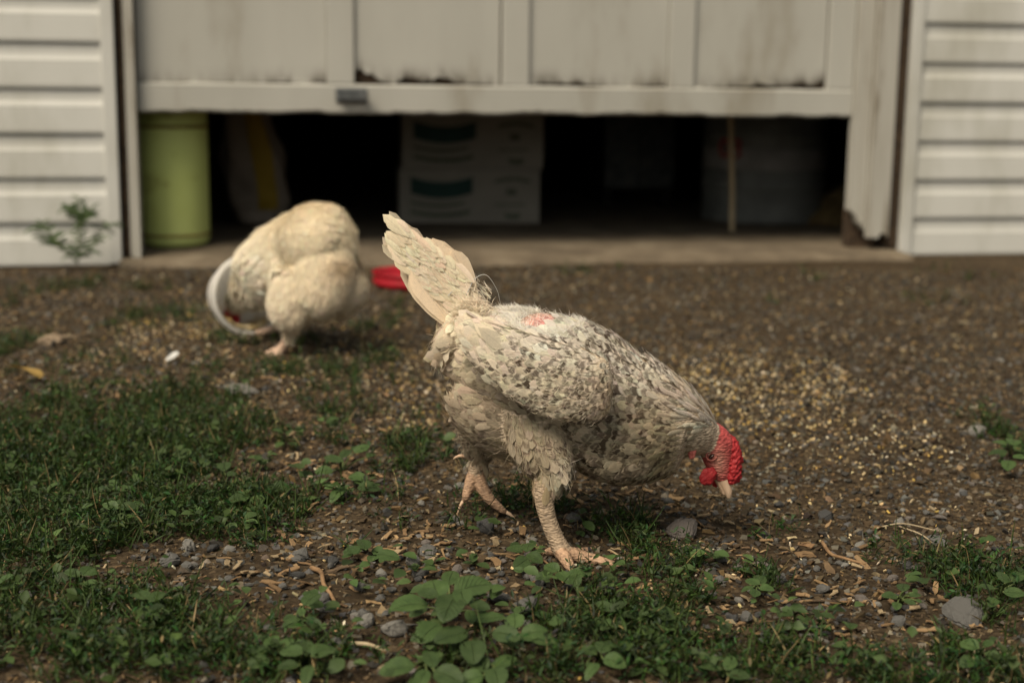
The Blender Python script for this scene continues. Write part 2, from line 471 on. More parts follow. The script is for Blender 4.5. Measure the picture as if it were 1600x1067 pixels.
# the raised panel door (a part of the garage; panels, stiles and rails are its pieces)
door = empty('garage_door'); door.parent = garage
tag(door, 'weathered white garage door raised a little off the ground')
DX = [(.066, .664), (.752, 1.240), (1.331, 1.812), (1.902, 2.382)]
Y0, Y1 = .024, .064
def dbox(name, x0, x1, y0, y1, z0, z1, mat='door_paint', bev=.004):
    return MB().box(x0, x1, y0, y1, z0, z1).build(name, M[mat], door, bevel=bev)
def rail(name, x0, x1, za, zb):
    "rail whose lower arris is chewed"
    n = 160; bm = bmesh.new(); xs = np.linspace(x0, x1, n)
    rows = []
    for (y, z, jag) in [(Y1, za, 0), (Y0 + .006, za - .001, 1), (Y0, za + .006, 1), (Y0 - .002, zb - .006, 0), (Y0 + .004, zb, .4), (Y1, zb, 0)]:
        rows.append([bm.verts.new((x, y, z + jag * .007 * max(-.3, mnoise.noise((x * 14, z, 1)) + .6 * mnoise.noise((x * 45, z, 5))))) for x in xs])
    for a, b in zip(rows, rows[1:]):
        for i in range(n - 1): bm.faces.new((a[i], a[i + 1], b[i + 1], b[i]))
    b = MB(); b.bm.free(); b.bm = bm
    return b.build(name, M['door_paint'], door, smooth=False)
rail('bottom_rail', .066, 2.477, .486, .578)
SECT = [(.578, 1.05), (1.13, 1.62), (1.70, 2.19)]
for k, (za, zb) in enumerate(SECT):
    if k: dbox('rail', .066, 2.477, Y0, Y1, SECT[k - 1][1] + .001, za - .001)
    sx = [(.664, .752), (1.240, 1.331), (1.812, 1.902), (2.382, 2.477)]
    for a, b in sx: dbox('stile', a, b, Y0 + .001, Y1, za + .0005, zb)
    for pi, (a, b) in enumerate(DX):
        # recessed plywood panel, its lower edge rotted back from the rail
        n, m = 70, 14
        xs = np.linspace(a + .002, b - [.002, .007, .003, .006][pi], n)
        amp = [.014, .055, .026, .052][pi]; shift = [.12, .0, .1, .0][pi]
        bot = []
        for i, x in enumerate(xs):
            t = i / (n - 1)
            prof_ = [t ** 3, (1 - t) ** .8, .5 + .4 * math.sin(7 * t), t ** 1.3][pi]
            q = max(0, mnoise.noise((x * 11, k * 3, 2)) * .8 + .35 * mnoise.noise((x * 55, 1, 4)) + .45)
            bot.append(za + .0015 + amp * prof_ * q)
        V, C = [], []
        for j in range(m):
            f = (j / (m - 1)) ** 2.2
            for i, x in enumerate(xs):
                V.append((x, Y0 + .014, bot[i] + (zb - bot[i]) * f))
                C.append(max(0, 1 - f * (zb - za) / .05) ** 1.5 * (.35 + .65 * min(1, (bot[i] - za) / .008)) if j < m else 0)
        F = [(j * n + i, j * n + i + 1, (j + 1) * n + i + 1, (j + 1) * n + i) for j in range(m - 1) for i in range(n - 1)]
        link('door_panel', np_mesh('door_panel', np.array(V), np.array(F), np.repeat(np.array(C)[:, None], 3, 1), smooth=False), M['door_panel'], door)
    MB().box(.066, 2.477, Y0 + .030, Y1 + .006, za + .0002, zb + .06).build('backing_board', M['rot'], door)
# pull handle across the bottom rail
MB().box(.690, .792, Y0 - .008, Y0 - .001, .520, .566).box(.700, .716, Y0 - .034, Y0 - .006, .532, .556).box(.766, .782, Y0 - .034, Y0 - .006, .532, .556).box(.692, .790, Y0 - .046, Y0 - .030, .528, .562).build('handle', M['metal_dark'], door, bevel=.004)

# ------------------------------------------------------------------ things stored inside the garage
FZ = .034
def place(u, v, z=FZ): return ground(u, v, z)
# lime green gas cylinder
c = place(270, 393, .02); c = c + WN * .10
tank = empty('gas_cylinder', (c[0], c[1], .026))
tag(tank, 'lime green steel gas cylinder with rusty seams inside the doorway', 'gas cylinder')
r_ = .1225
MB().lathe([(0, .0), (r_ * .7, .0), (r_ * .92, .012), (r_, .035), (r_, .36), (r_, .445), (r_ * .93, .475), (r_ * .75, .50), (r_ * .4, .515), (0, .52)], 48).build('cylinder_body', M['tank'], tank, smooth=True)
MB().lathe([(r_ - .002, .040), (r_ + .0025, .042), (r_ + .0025, .050), (r_ - .002, .052)], 48).build('seam_band', M['rust'], tank, smooth=True)
MB().lathe([(r_ - .002, .400), (r_ + .003, .402), (r_ + .003, .411), (r_ - .002, .413)], 48).build('seam_band', M['rust'], tank, smooth=True)
MB().lathe([(0, .515), (.018, .515), (.018, .56), (.03, .56), (.03, .575), (0, .575)], 20).build('valve', M['metal_dark'], tank)
# drooping feed sack
def sack():
    c = place(395, 352); s = empty('feed_sack', (c[0], c[1], FZ), WANG)
    tag(s, 'slumped pale feed sack with a yellow stripe behind the green cylinder', 'sack')
    n, m = 28, 24; V = []
    for j in range(m):
        t = j / (m - 1); z = .01 + .62 * t
        w = .085 + .03 * math.sin(4.2 * t + .6) + .02 * t; dpt = .07 + .02 * math.sin(3 * t)
        cx = .022 * math.sin(5 * t + 1)
        if t < .12: w *= .75 + 2 * t; dpt *= .8
        for i in range(n):
            a = 2 * math.pi * i / n
            k = 1 + .16 * mnoise.noise((math.cos(a) * 2, math.sin(a) * 2, z * 9)) + .06 * math.sin(5 * a + 20 * z)
            V.append((cx + w * k * math.cos(a), dpt * k * math.sin(a), z))
    V += [(0, 0, .004), (0, 0, .63)]
    F = [(j * n + i, j * n + (i + 1) % n, (j + 1) * n + (i + 1) % n, (j + 1) * n + i) for j in range(m - 1) for i in range(n)]
    T = [(len(V) - 2, (i + 1) % n, i) for i in range(n)] + [(len(V) - 1, (m - 1) * n + i, (m - 1) * n + (i + 1) % n) for i in range(n)]
    me = bpy.data.meshes.new('sack_body'); me.from_pydata(V, [], F + T); me.polygons.foreach_set('use_smooth', [True] * len(me.polygons))
    link('sack_body', me, M['sack'], s)
    W = []; cols = [i for i in range(n) if -.12 < math.cos(2 * math.pi * i / n) < .75 and math.sin(2 * math.pi * i / n) < 0]
    for j in range(2, m - 1):
        for i in cols: x, y, z = V[j * n + i]; W.append((x * 1.012 , y * 1.012 - .003, z))
    k = len(cols)
    F2 = [(j * k + i, j * k + i + 1, (j + 1) * k + i + 1, (j + 1) * k + i) for j in range(m - 4) for i in range(k - 1)]
    me = bpy.data.meshes.new('printed_stripe'); me.from_pydata(W, [], F2); me.polygons.foreach_set('use_smooth', [True] * len(me.polygons))
    link('printed_stripe', me, M['sack_print'], s)
sack()
# two cartons, one on the other
def carton(z0, h, label, dx):
    c = place(734, 349); w = .56
    b = empty('carton', (c[0], c[1], FZ + z0), WANG * .6)
    tag(b, label, 'box', 'stacked cartons')
    MB().box(-w / 2 + dx, w / 2 + dx, 0, .36, 0, h).build('box_body', M['carton'], b, bevel=.004)
    def curved(name, x0, x1, zt, zb, sag, mat):
        n = 18; V = []
        for i in range(n):
            t = i / (n - 1); q = sag * (1 - (2 * t - 1) ** 2)
            V += [(x0 + (x1 - x0) * t + dx, -.002, zt - q), (x0 + (x1 - x0) * t + dx, -.002, zb - q)]
        F = [(2 * i, 2 * i + 1, 2 * i + 3, 2 * i + 2) for i in range(n - 1)]
        me = bpy.data.meshes.new(name); me.from_pydata(V, [], F); link(name, me, M[mat], b)
    curved('printed_banner', -.235, .01, h * .86, h * .56, .022, 'print_green')
    curved('printed_line', -.235, -.02, h * .42, h * .36, .014, 'print_grey')
    curved('printed_line', -.235, .0, h * .26, h * .18, .016, 'print_grey')
    curved('printed_line', .10, .24, h * .80, h * .74, -.012, 'print_grey')
    curved('printed_line', .10, .22, h * .36, h * .33, 0, 'print_grey')
    curved('printed_mark', .145, .185, h * .63, h * .53, 0, 'print_grey')
    curved('printed_mark', .14, .20, h * .20, h * .10, .005, 'print_grey')
carton(0, .215, 'pale carton with dark green banner, lower of the stacked two', 0)
carton(.216, .215, 'pale carton with dark green banner, upper of the stacked two', .012)
# steel drum with a pale band and red print
c = place(1205, 350); 
drum = empty('steel_drum', (c[0], c[1] + .22, FZ), 0)
tag(drum, 'grey steel drum with pale band and red print in the dark garage', 'drum')
rd = .255
MB().lathe([(0, .0), (rd, .0), (rd + .006, .008), (rd, .02), (rd, .14), (rd + .008, .15), (rd, .16), (rd, .34), (rd + .008, .35), (rd, .36), (rd, .62), (rd + .006, .63), (rd, .64), (0, .64)], 56).build('drum_body', M['drum'], drum, smooth=True)
MB().lathe([(rd + .0015, .215), (rd + .003, .216), (rd + .003, .300), (rd + .0015, .301)], 56).build('pale_band', M['drum_white'], drum, smooth=True)
cu = bpy.data.curves.new('red_lettering', 'FONT'); cu.body = '03'; cu.size = .115; cu.extrude = .001; cu.align_x = 'CENTER'
_o = bpy.data.objects.new('tmp_text', cu); COL.objects.link(_o)
_me = bpy.data.meshes.new_from_object(_o.evaluated_get(bpy.context.evaluated_depsgraph_get())); bpy.data.objects.remove(_o)
_me.materials.clear(); t = link('red_lettering', _me, M['red_print'], drum)
t.location = (-.175, -.208, .262); t.rotation_euler = (R(90), 0, R(-38))
# bare pole standing against the drum
p0, p1 = place(1144, 362), at(1141, 150, place(1144, 362)[1] + .05)
o = MB().tube(spline([p0, (p0 + p1) / 2 + [.002, 0, 0], p1], 6), .0115, 10).build('wooden_pole', M['pole'], smooth=True)
tag(o, 'thin bare wooden pole leaning before the grey drum', 'pole')
# heap of brown litter at the right jamb
def heap():
    c = place(1310, 352); V, F = [], []; n, m = 40, 12
    for j in range(m):
        t = j / (m - 1)
        for i in range(n):
            a = 2 * math.pi * i / n; k = 1 + .3 * mnoise.noise((math.cos(a) * 2, math.sin(a) * 2, t * 3))
            V.append((.22 * (1 - t) * k * math.cos(a) + .08 * t, .16 * (1 - t) * k * math.sin(a), .19 * (1 - (1 - t) ** 1.4) + .01 * mnoise.noise((i, j, 1))))
    F = [(j * n + i, j * n + (i + 1) % n, (j + 1) * n + (i + 1) % n, (j + 1) * n + i) for j in range(m - 1) for i in range(n)]
    me = bpy.data.meshes.new('litter_heap'); me.from_pydata(V, [], F); o = link('litter_heap', me, M['straw_heap']); o.location = (c[0] + .06, c[1] + .12, FZ)
    tag(o, 'low brown heap of litter by the right door jamb', 'litter')
heap()
# tall dark cabinet far inside
c = place(1015, 338); cab = empty('cabinet', (c[0], c[1] + .6, FZ), WANG)
tag(cab, 'tall dark cabinet standing deep inside the garage', 'cabinet')
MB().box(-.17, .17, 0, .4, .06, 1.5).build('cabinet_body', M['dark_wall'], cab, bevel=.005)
MB().box(-.165, -.002, -.016, -.001, .08, 1.48).build('cabinet_door', M['metal_dark'], cab, bevel=.003)
MB().box(.002, .165, -.016, -.001, .08, 1.48).build('cabinet_door', M['metal_dark'], cab, bevel=.003)
for x in (-.14, .14): MB().box(x - .02, x + .02, .03, .37, 0, .06).build('foot', M['dark_wall'], cab)

# ------------------------------------------------------------------ red feeding tray and white bucket in the yard
c = ground(640, 456); tray = empty('feeding_tray', (c[0] + .005, c[1] + .11, gz(c[0], c[1])))
tag(tray, 'shallow red plastic feeding tray between the two hens', 'tray')
MB().lathe([(0, .004), (.098, .004), (.112, .03), (.116, .045), (.122, .048), (.124, .044), (.119, .041), (.118, .028), (.122, .022), (.118, .012), (.108, .0), (0, .0)], 48).build('tray_body', M['red_plastic'], tray, smooth=True)
MB().lathe([(.020, .005), (.018, .03), (.010, .036), (0, .037)], 20).build('centre_post', M['red_plastic'], tray, smooth=True)

# ------------------------------------------------------------------ hens
def plumage_material(name):
    "barbed feather vane: colour per feather, dark crescent bars by its own length and width"
    m, nt, p = new_mat(name)
    a = N(nt, 'ShaderNodeAttribute', attribute_name='col')
    f = N(nt, 'ShaderNodeAttribute', attribute_name='fuv')
    sp = N(nt, 'ShaderNodeSeparateXYZ'); nt.links.new(f.outputs['Vector'], sp.inputs[0])
    g = N(nt, 'ShaderNodeNewGeometry')
    n1 = N(nt, 'ShaderNodeTexNoise', Scale=95, Detail=4, Roughness=.6); nt.links.new(g.outputs['Position'], n1.inputs['Vector'])
    n2 = N(nt, 'ShaderNodeTexNoise', Scale=420, Detail=3); nt.links.new(g.outputs['Position'], n2.inputs['Vector'])
    def math_(op, x, y, z=None):
        q = N(nt, 'ShaderNodeMath', operation=op)
        for k, s in enumerate((x, y, z)):
            if s is None: continue
            if isinstance(s, (int, float)): q.inputs[k].default_value = s
            else: nt.links.new(s, q.inputs[k])
        return q.outputs[0]
    ax = math_('ABSOLUTE', sp.outputs[0], None)
    # two bars that bend back along the edges of the vane
    yy = math_('MULTIPLY_ADD', math_('MULTIPLY', ax, ax), .22, sp.outputs[1])
    yy = math_('MULTIPLY_ADD', n1.outputs['Fac'], .36, math_('SUBTRACT', yy, .18))
    bars = ramp(nt, yy, [(.26, grey(0)), (.34, grey(.8)), (.44, grey(0)), (.56, grey(0)), (.68, grey(1)), (.92, grey(1)), (1.0, grey(.35))]).outputs[0]
    amt = math_('MULTIPLY', bars, sp.outputs[2])
    sm = ramp(nt, n1.outputs['Fac'], [(.34, grey(.3)), (.52, grey(1))]).outputs[0]
    amt = math_('MULTIPLY', amt, sm)
    mx = N(nt, 'ShaderNodeMixRGB'); mx.inputs[2].default_value = (.052, .031, .018, 1)
    nt.links.new(amt, mx.inputs[0]); nt.links.new(a.outputs['Color'], mx.inputs[1])
    v = N(nt, 'ShaderNodeHueSaturation'); nt.links.new(mx.outputs[0], v.inputs['Color'])
    br = math_('SINE', math_('MULTIPLY', math_('MULTIPLY_ADD', ax, -.6, sp.outputs[1]), 95), None)
    sh = ramp(nt, ax, [(.0, grey(.16)), (.10, grey(0))]).outputs[0]
    val = math_('MULTIPLY_ADD', br, .09, math_('MULTIPLY_ADD', n2.outputs['Fac'], .30, .85))
    nt.links.new(math_('SUBTRACT', val, sh), v.inputs['Value'])
    nt.links.new(v.outputs[0], p.inputs['Base Color'])
    p.inputs['Roughness'].default_value = .85; p.inputs['Specular IOR Level'].default_value = .15
    bp = N(nt, 'ShaderNodeBump', Strength=.35, Distance=.001); nt.links.new(br, bp.inputs['Height']); nt.links.new(bp.outputs[0], p.inputs['Normal'])
    t = N(nt, 'ShaderNodeBsdfTranslucent'); nt.links.new(v.outputs[0], t.inputs[0])
    ms = N(nt, 'ShaderNodeMixShader', Fac=.32)
    nt.links.new(p.outputs[0], ms.inputs[1]); nt.links.new(t.outputs[0], ms.inputs[2])
    nt.links.new(ms.outputs[0], nt.nodes['Material Output'].inputs[0])
    return m
M['plumage'] = plumage_material('plumage')
M['down'] = noise_mat('down', [(.3, (.85, .85, .85)), (.7, (1.08, 1.08, 1.08))], 60, .9, 0, attr=True, transl=.3, spec=.1)
def skin_material():
    m, nt, p = new_mat('hen_skin')
    a = N(nt, 'ShaderNodeAttribute', attribute_name='col'); g = N(nt, 'ShaderNodeNewGeometry')
    v = N(nt, 'ShaderNodeTexVoronoi', Scale=260); n = N(nt, 'ShaderNodeTexNoise', Scale=170, Detail=6)
    mp = N(nt, 'ShaderNodeMapping'); mp.inputs['Scale'].default_value = (.7, .7, 1.5)
    nt.links.new(g.outputs['Position'], mp.inputs[0])
    nt.links.new(mp.outputs[0], v.inputs['Vector']); nt.links.new(g.outputs['Position'], n.inputs['Vector'])
    r = ramp(nt, v.outputs['Distance'], [(.0, grey(1.1)), (.55, grey(.97)), (.85, grey(.68))])
    r2 = ramp(nt, n.outputs['Fac'], [(.3, grey(.5)), (.65, grey(1.2))])
    m1 = N(nt, 'ShaderNodeMixRGB', blend_type='MULTIPLY'); m1.inputs[0].default_value = 1
    m2 = N(nt, 'ShaderNodeMixRGB', blend_type='MULTIPLY'); m2.inputs[0].default_value = .8
    nt.links.new(a.outputs['Color'], m1.inputs[1]); nt.links.new(r.outputs[0], m1.inputs[2])
    nt.links.new(m1.outputs[0], m2.inputs[1]); nt.links.new(r2.outputs[0], m2.inputs[2])
    nt.links.new(m2.outputs[0], p.inputs['Base Color'])
    p.inputs['Roughness'].default_value = .6; p.inputs['Specular IOR Level'].default_value = .3
    bp = N(nt, 'ShaderNodeBump', Strength=.8, Distance=.0016); bp.invert = True
    w = N(nt, 'ShaderNodeTexWave', Scale=80, Distortion=7, Detail=4); w.bands_direction = 'Z'; w.inputs['Detail Scale'].default_value = 1.5
    nt.links.new(g.outputs['Position'], w.inputs['Vector'])
    ad = N(nt, 'ShaderNodeMath', operation='MULTIPLY_ADD'); ad.inputs[1].default_value = -.30
    sc_ = N(nt, 'ShaderNodeSeparateColor'); nt.links.new(a.outputs['Color'], sc_.inputs[0])
    dv = N(nt, 'ShaderNodeMath', operation='DIVIDE'); nt.links.new(sc_.outputs[1], dv.inputs[0]); nt.links.new(sc_.outputs[0], dv.inputs[1])
    mk = ramp(nt, dv.outputs[0], [(.58, grey(0)), (.70, grey(.8))]); mw = N(nt, 'ShaderNodeMath', operation='MULTIPLY')
    nt.links.new(mk.outputs[0], mw.inputs[0]); nt.links.new(w.outputs['Fac'], mw.inputs[1]); nt.links.new(mw.outputs[0], ad.inputs[0]); nt.links.new(v.outputs['Distance'], ad.inputs[2])
    nt.links.new(ad.outputs[0], bp.inputs['Height']); nt.links.new(bp.outputs[0], p.inputs['Normal'])
    return m
M['skin'] = skin_material()
M['comb'] = noise_mat('red_comb', [(.3, (.20, .009, .012)), (.55, (.31, .017, .02)), (.8, (.40, .05, .046))], 90, .6, .5, 330, dist=.002, spec=.35)
M['lobe'] = noise_mat('pink_earlobe', [(.3, (.36, .07, .06)), (.7, (.52, .17, .14))], 90, .6, .5, 300)
M['beak'] = noise_mat('horn_beak', [(.3, (.46, .30, .19)), (.7, (.64, .47, .33))], 60, .45, .2, 200, stretch=(1, 1, .3))
M['skin_lid'] = noise_mat('eyelid_skin', [(.3, (.26, .08, .06)), (.7, (.38, .13, .10))], 120, .6, .4, 300)
M['eye'] = noise_mat('dark_eye', [(.3, (.012, .008, .006)), (.7, (.03, .015, .01))], 90, .12, 0, spec=.6)

def px_m(P):
    q = (np.asarray(P) - CAM) @ RM
    return -q[..., 2] / FPX
def remesh(parts, voxel, it):
    "weld overlapping closed tubes into one continuous skin"
    Vs, Fs, off = [], [], 0
    for V, F in parts:
        Vs += [tuple(v) for v in V]; Fs += [tuple(i + off for i in dict.fromkeys(f)) for f in F]; off += len(V)
    me = bpy.data.meshes.new('tmp'); me.from_pydata(Vs, [], Fs); me.update()
    bm = bmesh.new(); bm.from_mesh(me); bmesh.ops.recalc_face_normals(bm, faces=bm.faces); bm.to_mesh(me); bm.free()
    o = bpy.data.objects.new('tmp', me); COL.objects.link(o)
    r = o.modifiers.new('r', 'REMESH'); r.mode = 'VOXEL'; r.voxel_size = voxel
    s = o.modifiers.new('s', 'SMOOTH'); s.factor = .5; s.iterations = it
    dg = bpy.context.evaluated_depsgraph_get()
    ev = o.evaluated_get(dg); m2 = bpy.data.meshes.new_from_object(ev)
    n = len(m2.vertices); V = np.empty(n * 3, np.float32); m2.vertices.foreach_get('co', V)
    Nn = np.empty(n * 3, np.float32); m2.vertices.foreach_get('normal', Nn)
    m2.calc_loop_triangles(); T = np.empty(len(m2.loop_triangles) * 3, np.int32); m2.loop_triangles.foreach_get('vertices', T)
    bpy.data.objects.remove(o); bpy.data.meshes.remove(me); bpy.data.meshes.remove(m2)
    return V.reshape(-1, 3).astype(float), Nn.reshape(-1, 3).astype(float), T.reshape(-1, 3)
def hen_skin(chains, voxel=.0026, it=5):
    parts, samp, dirs, tags = [], [], [], []
    names = list(dict.fromkeys(c[0] for c in chains))
    for name, flow, pts in chains:
        rows = []
        for (u, v, Y, r, fl) in pts:
            P = at(u, v, Y); k = px_m(P); rows.append([*P, r * k, fl])
        S = spline(rows, 7)
        parts.append(tube_np(S[:, :3], S[:, 3], S[:, 3] * S[:, 4], 18))
        T = unit(np.gradient(S[:, :3], axis=0)) * flow
        samp.append(np.hstack([S[:, :3], S[:, 3:4] * np.minimum(1, S[:, 4:5])])); dirs.append(T); tags += [names.index(name)] * len(S)
    V, Nn, F = remesh(parts, voxel, it)
    S, D, tg = np.vstack(samp), np.vstack(dirs), np.array(tags)
    idx = np.empty(len(V), int)
    for a in range(0, len(V), 4000):
        d = np.linalg.norm(V[a:a + 4000, None] - S[None, :, :3], axis=2) - S[None, :, 3]
        idx[a:a + 4000] = d.argmin(1)
    return dict(V=V, N=Nn, F=F, tag=tg[idx], dir=D[idx], names=names)
def scatter(sk, n, spacing, keep):
    "even spread of roots over the skin"
    V, F = sk['V'], sk['F']
    A, B, C = V[F[:, 0]], V[F[:, 1]], V[F[:, 2]]
    ar = np.linalg.norm(np.cross(B - A, C - A), axis=1)
    f = rng.choice(len(F), n, p=ar / ar.sum())
    a, b = rng.random(n), rng.random(n); m = a + b > 1; a[m] = 1 - a[m]; b[m] = 1 - b[m]
    P = A[f] + (B[f] - A[f]) * a[:, None] + (C[f] - A[f]) * b[:, None]
    vi = F[f, 0]
    ok = keep(P, vi); P, vi = P[ok], vi[ok]
    if spacing:
        cell, used, sel = spacing / 1.0, {}, []
        K = np.floor(P / cell).astype(int)
        for i, k in enumerate(map(tuple, K)):
            hit = False
            for dx in (-1, 0, 1):
                for dy in (-1, 0, 1):
                    for dz in (-1, 0, 1):
                        for j in used.get((k[0] + dx, k[1] + dy, k[2] + dz), ()):
                            if ((P[i] - P[j]) ** 2).sum() < spacing * spacing: hit = True; break
                        if hit: break
                    if hit: break
                if hit: break
            if not hit: used.setdefault(k, []).append(i); sel.append(i)
        P, vi = P[sel], vi[sel]
    return P, vi
def feather_template(rows):
    ys = np.linspace(0, 1, rows)
    w = np.interp(ys, [0, .15, .4, .7, .88, .96, 1], [.14, .5, .88, 1, .8, .5, .16])
    V = []
    for y, a in zip(ys, w):
        for x in (-1, 0, 1):
            V.append((x * a * .5, y + (.035 * abs(x) * -1 if y > .8 else 0), -.10 * y * y - .06 * (x * a) ** 2))
    F = []
    for j in range(rows - 1):
        for i in range(2):
            k = j * 3 + i
            F.append((k, k + 1, k + 4, k + 3))
    fuv = [(x, y) for y in ys for x in (-1, 0, 1)]
    return np.array(V), np.array(F), np.array(fuv)
FT5, FT10 = feather_template(6), feather_template(12)
def feathers(P, T, Nn, L, W, lift, col, amt, tpl=FT5, curl=1.15, roll=.06):
    n = len(P)
    T = unit(T - (T * Nn).sum(1, keepdims=True) * Nn)
    lf = np.broadcast_to(lift, n)[:, None] + rng.normal(0, .025, (n, 1))
    Tn = T * np.cos(lf) + Nn * np.sin(lf)
    Z = Nn * np.cos(lf) - T * np.sin(lf)
    X = np.cross(Tn, Z)
    a = rng.normal(0, roll, (n, 1)); X, Z = X * np.cos(a) + Z * np.sin(a), Z * np.cos(a) - X * np.sin(a)
    L = np.broadcast_to(L, n)[:, None]; W = np.broadcast_to(W, n)[:, None]; cu = np.broadcast_to(curl, n)[:, None]
    V, F, C = inst(tpl[0], tpl[1], P, X * W, Tn * L, Z * L * cu, col)
    k = len(tpl[0])
    fuv = np.concatenate([np.tile(tpl[2], (n, 1)), np.repeat(np.broadcast_to(amt, n), k)[:, None]], 1)
    return V, F, C, fuv
HT = (np.array([(-.5, 0, 0), (.5, 0, 0), (-.45, .5, .03), (.45, .5, .03), (-.05, 1, -.12), (.05, 1, -.12)]), np.array([(0, 1, 3, 2), (2, 3, 5, 4)]))
def hairs(P, T, Nn, L, W, lift, col, spread=.35):
    n = len(P)
    D = T - (T * Nn).sum(1, keepdims=True) * Nn
    D = unit(D) + rng.normal(0, spread, (n, 3))
    D = unit(D - (D * Nn).sum(1, keepdims=True) * Nn)
    lf = np.broadcast_to(lift, n)[:, None] + rng.normal(0, .14, (n, 1))
    Y = D * np.cos(lf) + Nn * np.sin(lf); Z = Nn * np.cos(lf) - D * np.sin(lf)
    X = unit(np.cross(Y, Z) + rng.normal(0, .4, (n, 3)))
    L = np.broadcast_to(L, n)[:, None]; W = np.broadcast_to(W, n)[:, None]
    return inst(HT[0], HT[1], P, X * W, Y * L, Z * L * rng.uniform(-.4, 2.2, (n, 1)), col)
def join_feathers(name, lst, mat, parent, kind='stuff'):
    V = []; F = []; C = []; U = []; off = 0
    for v, f, c, u in lst:
        V.append(v); F.append(f + off); C.append(c); U.append(u); off += len(v)
    o = link(name, np_mesh(name, np.vstack(V), np.vstack(F), np.vstack(C), np.vstack(U)), mat, parent)
    if kind: o['kind'] = kind
    return o
def blend(P, spots, base):
    "colour and barring by place on the bird: weighted soft spots (u, v, radius, colour, barring, strength)"
    u, v = proj(P); n = len(P)
    W = np.full(n, .06); acc = np.array(base[0])[None] * .06 + np.zeros((n, 3)); am = np.full(n, base[1] * .06)
    for (su, sv, ru, rv, c, a, k) in spots:
        w = k * np.exp(-(((u - su) / ru) ** 2 + ((v - sv) / rv) ** 2))
        W += w; acc += w[:, None] * np.array(c); am += w * a
    return acc / W[:, None], am / W
def vary(c, s=.12):
    n = len(c)
    return np.clip(c * (1 + rng.normal(0, s, (n, 1))) * (1 + rng.normal(0, .025, (n, 3))), .01, .86)

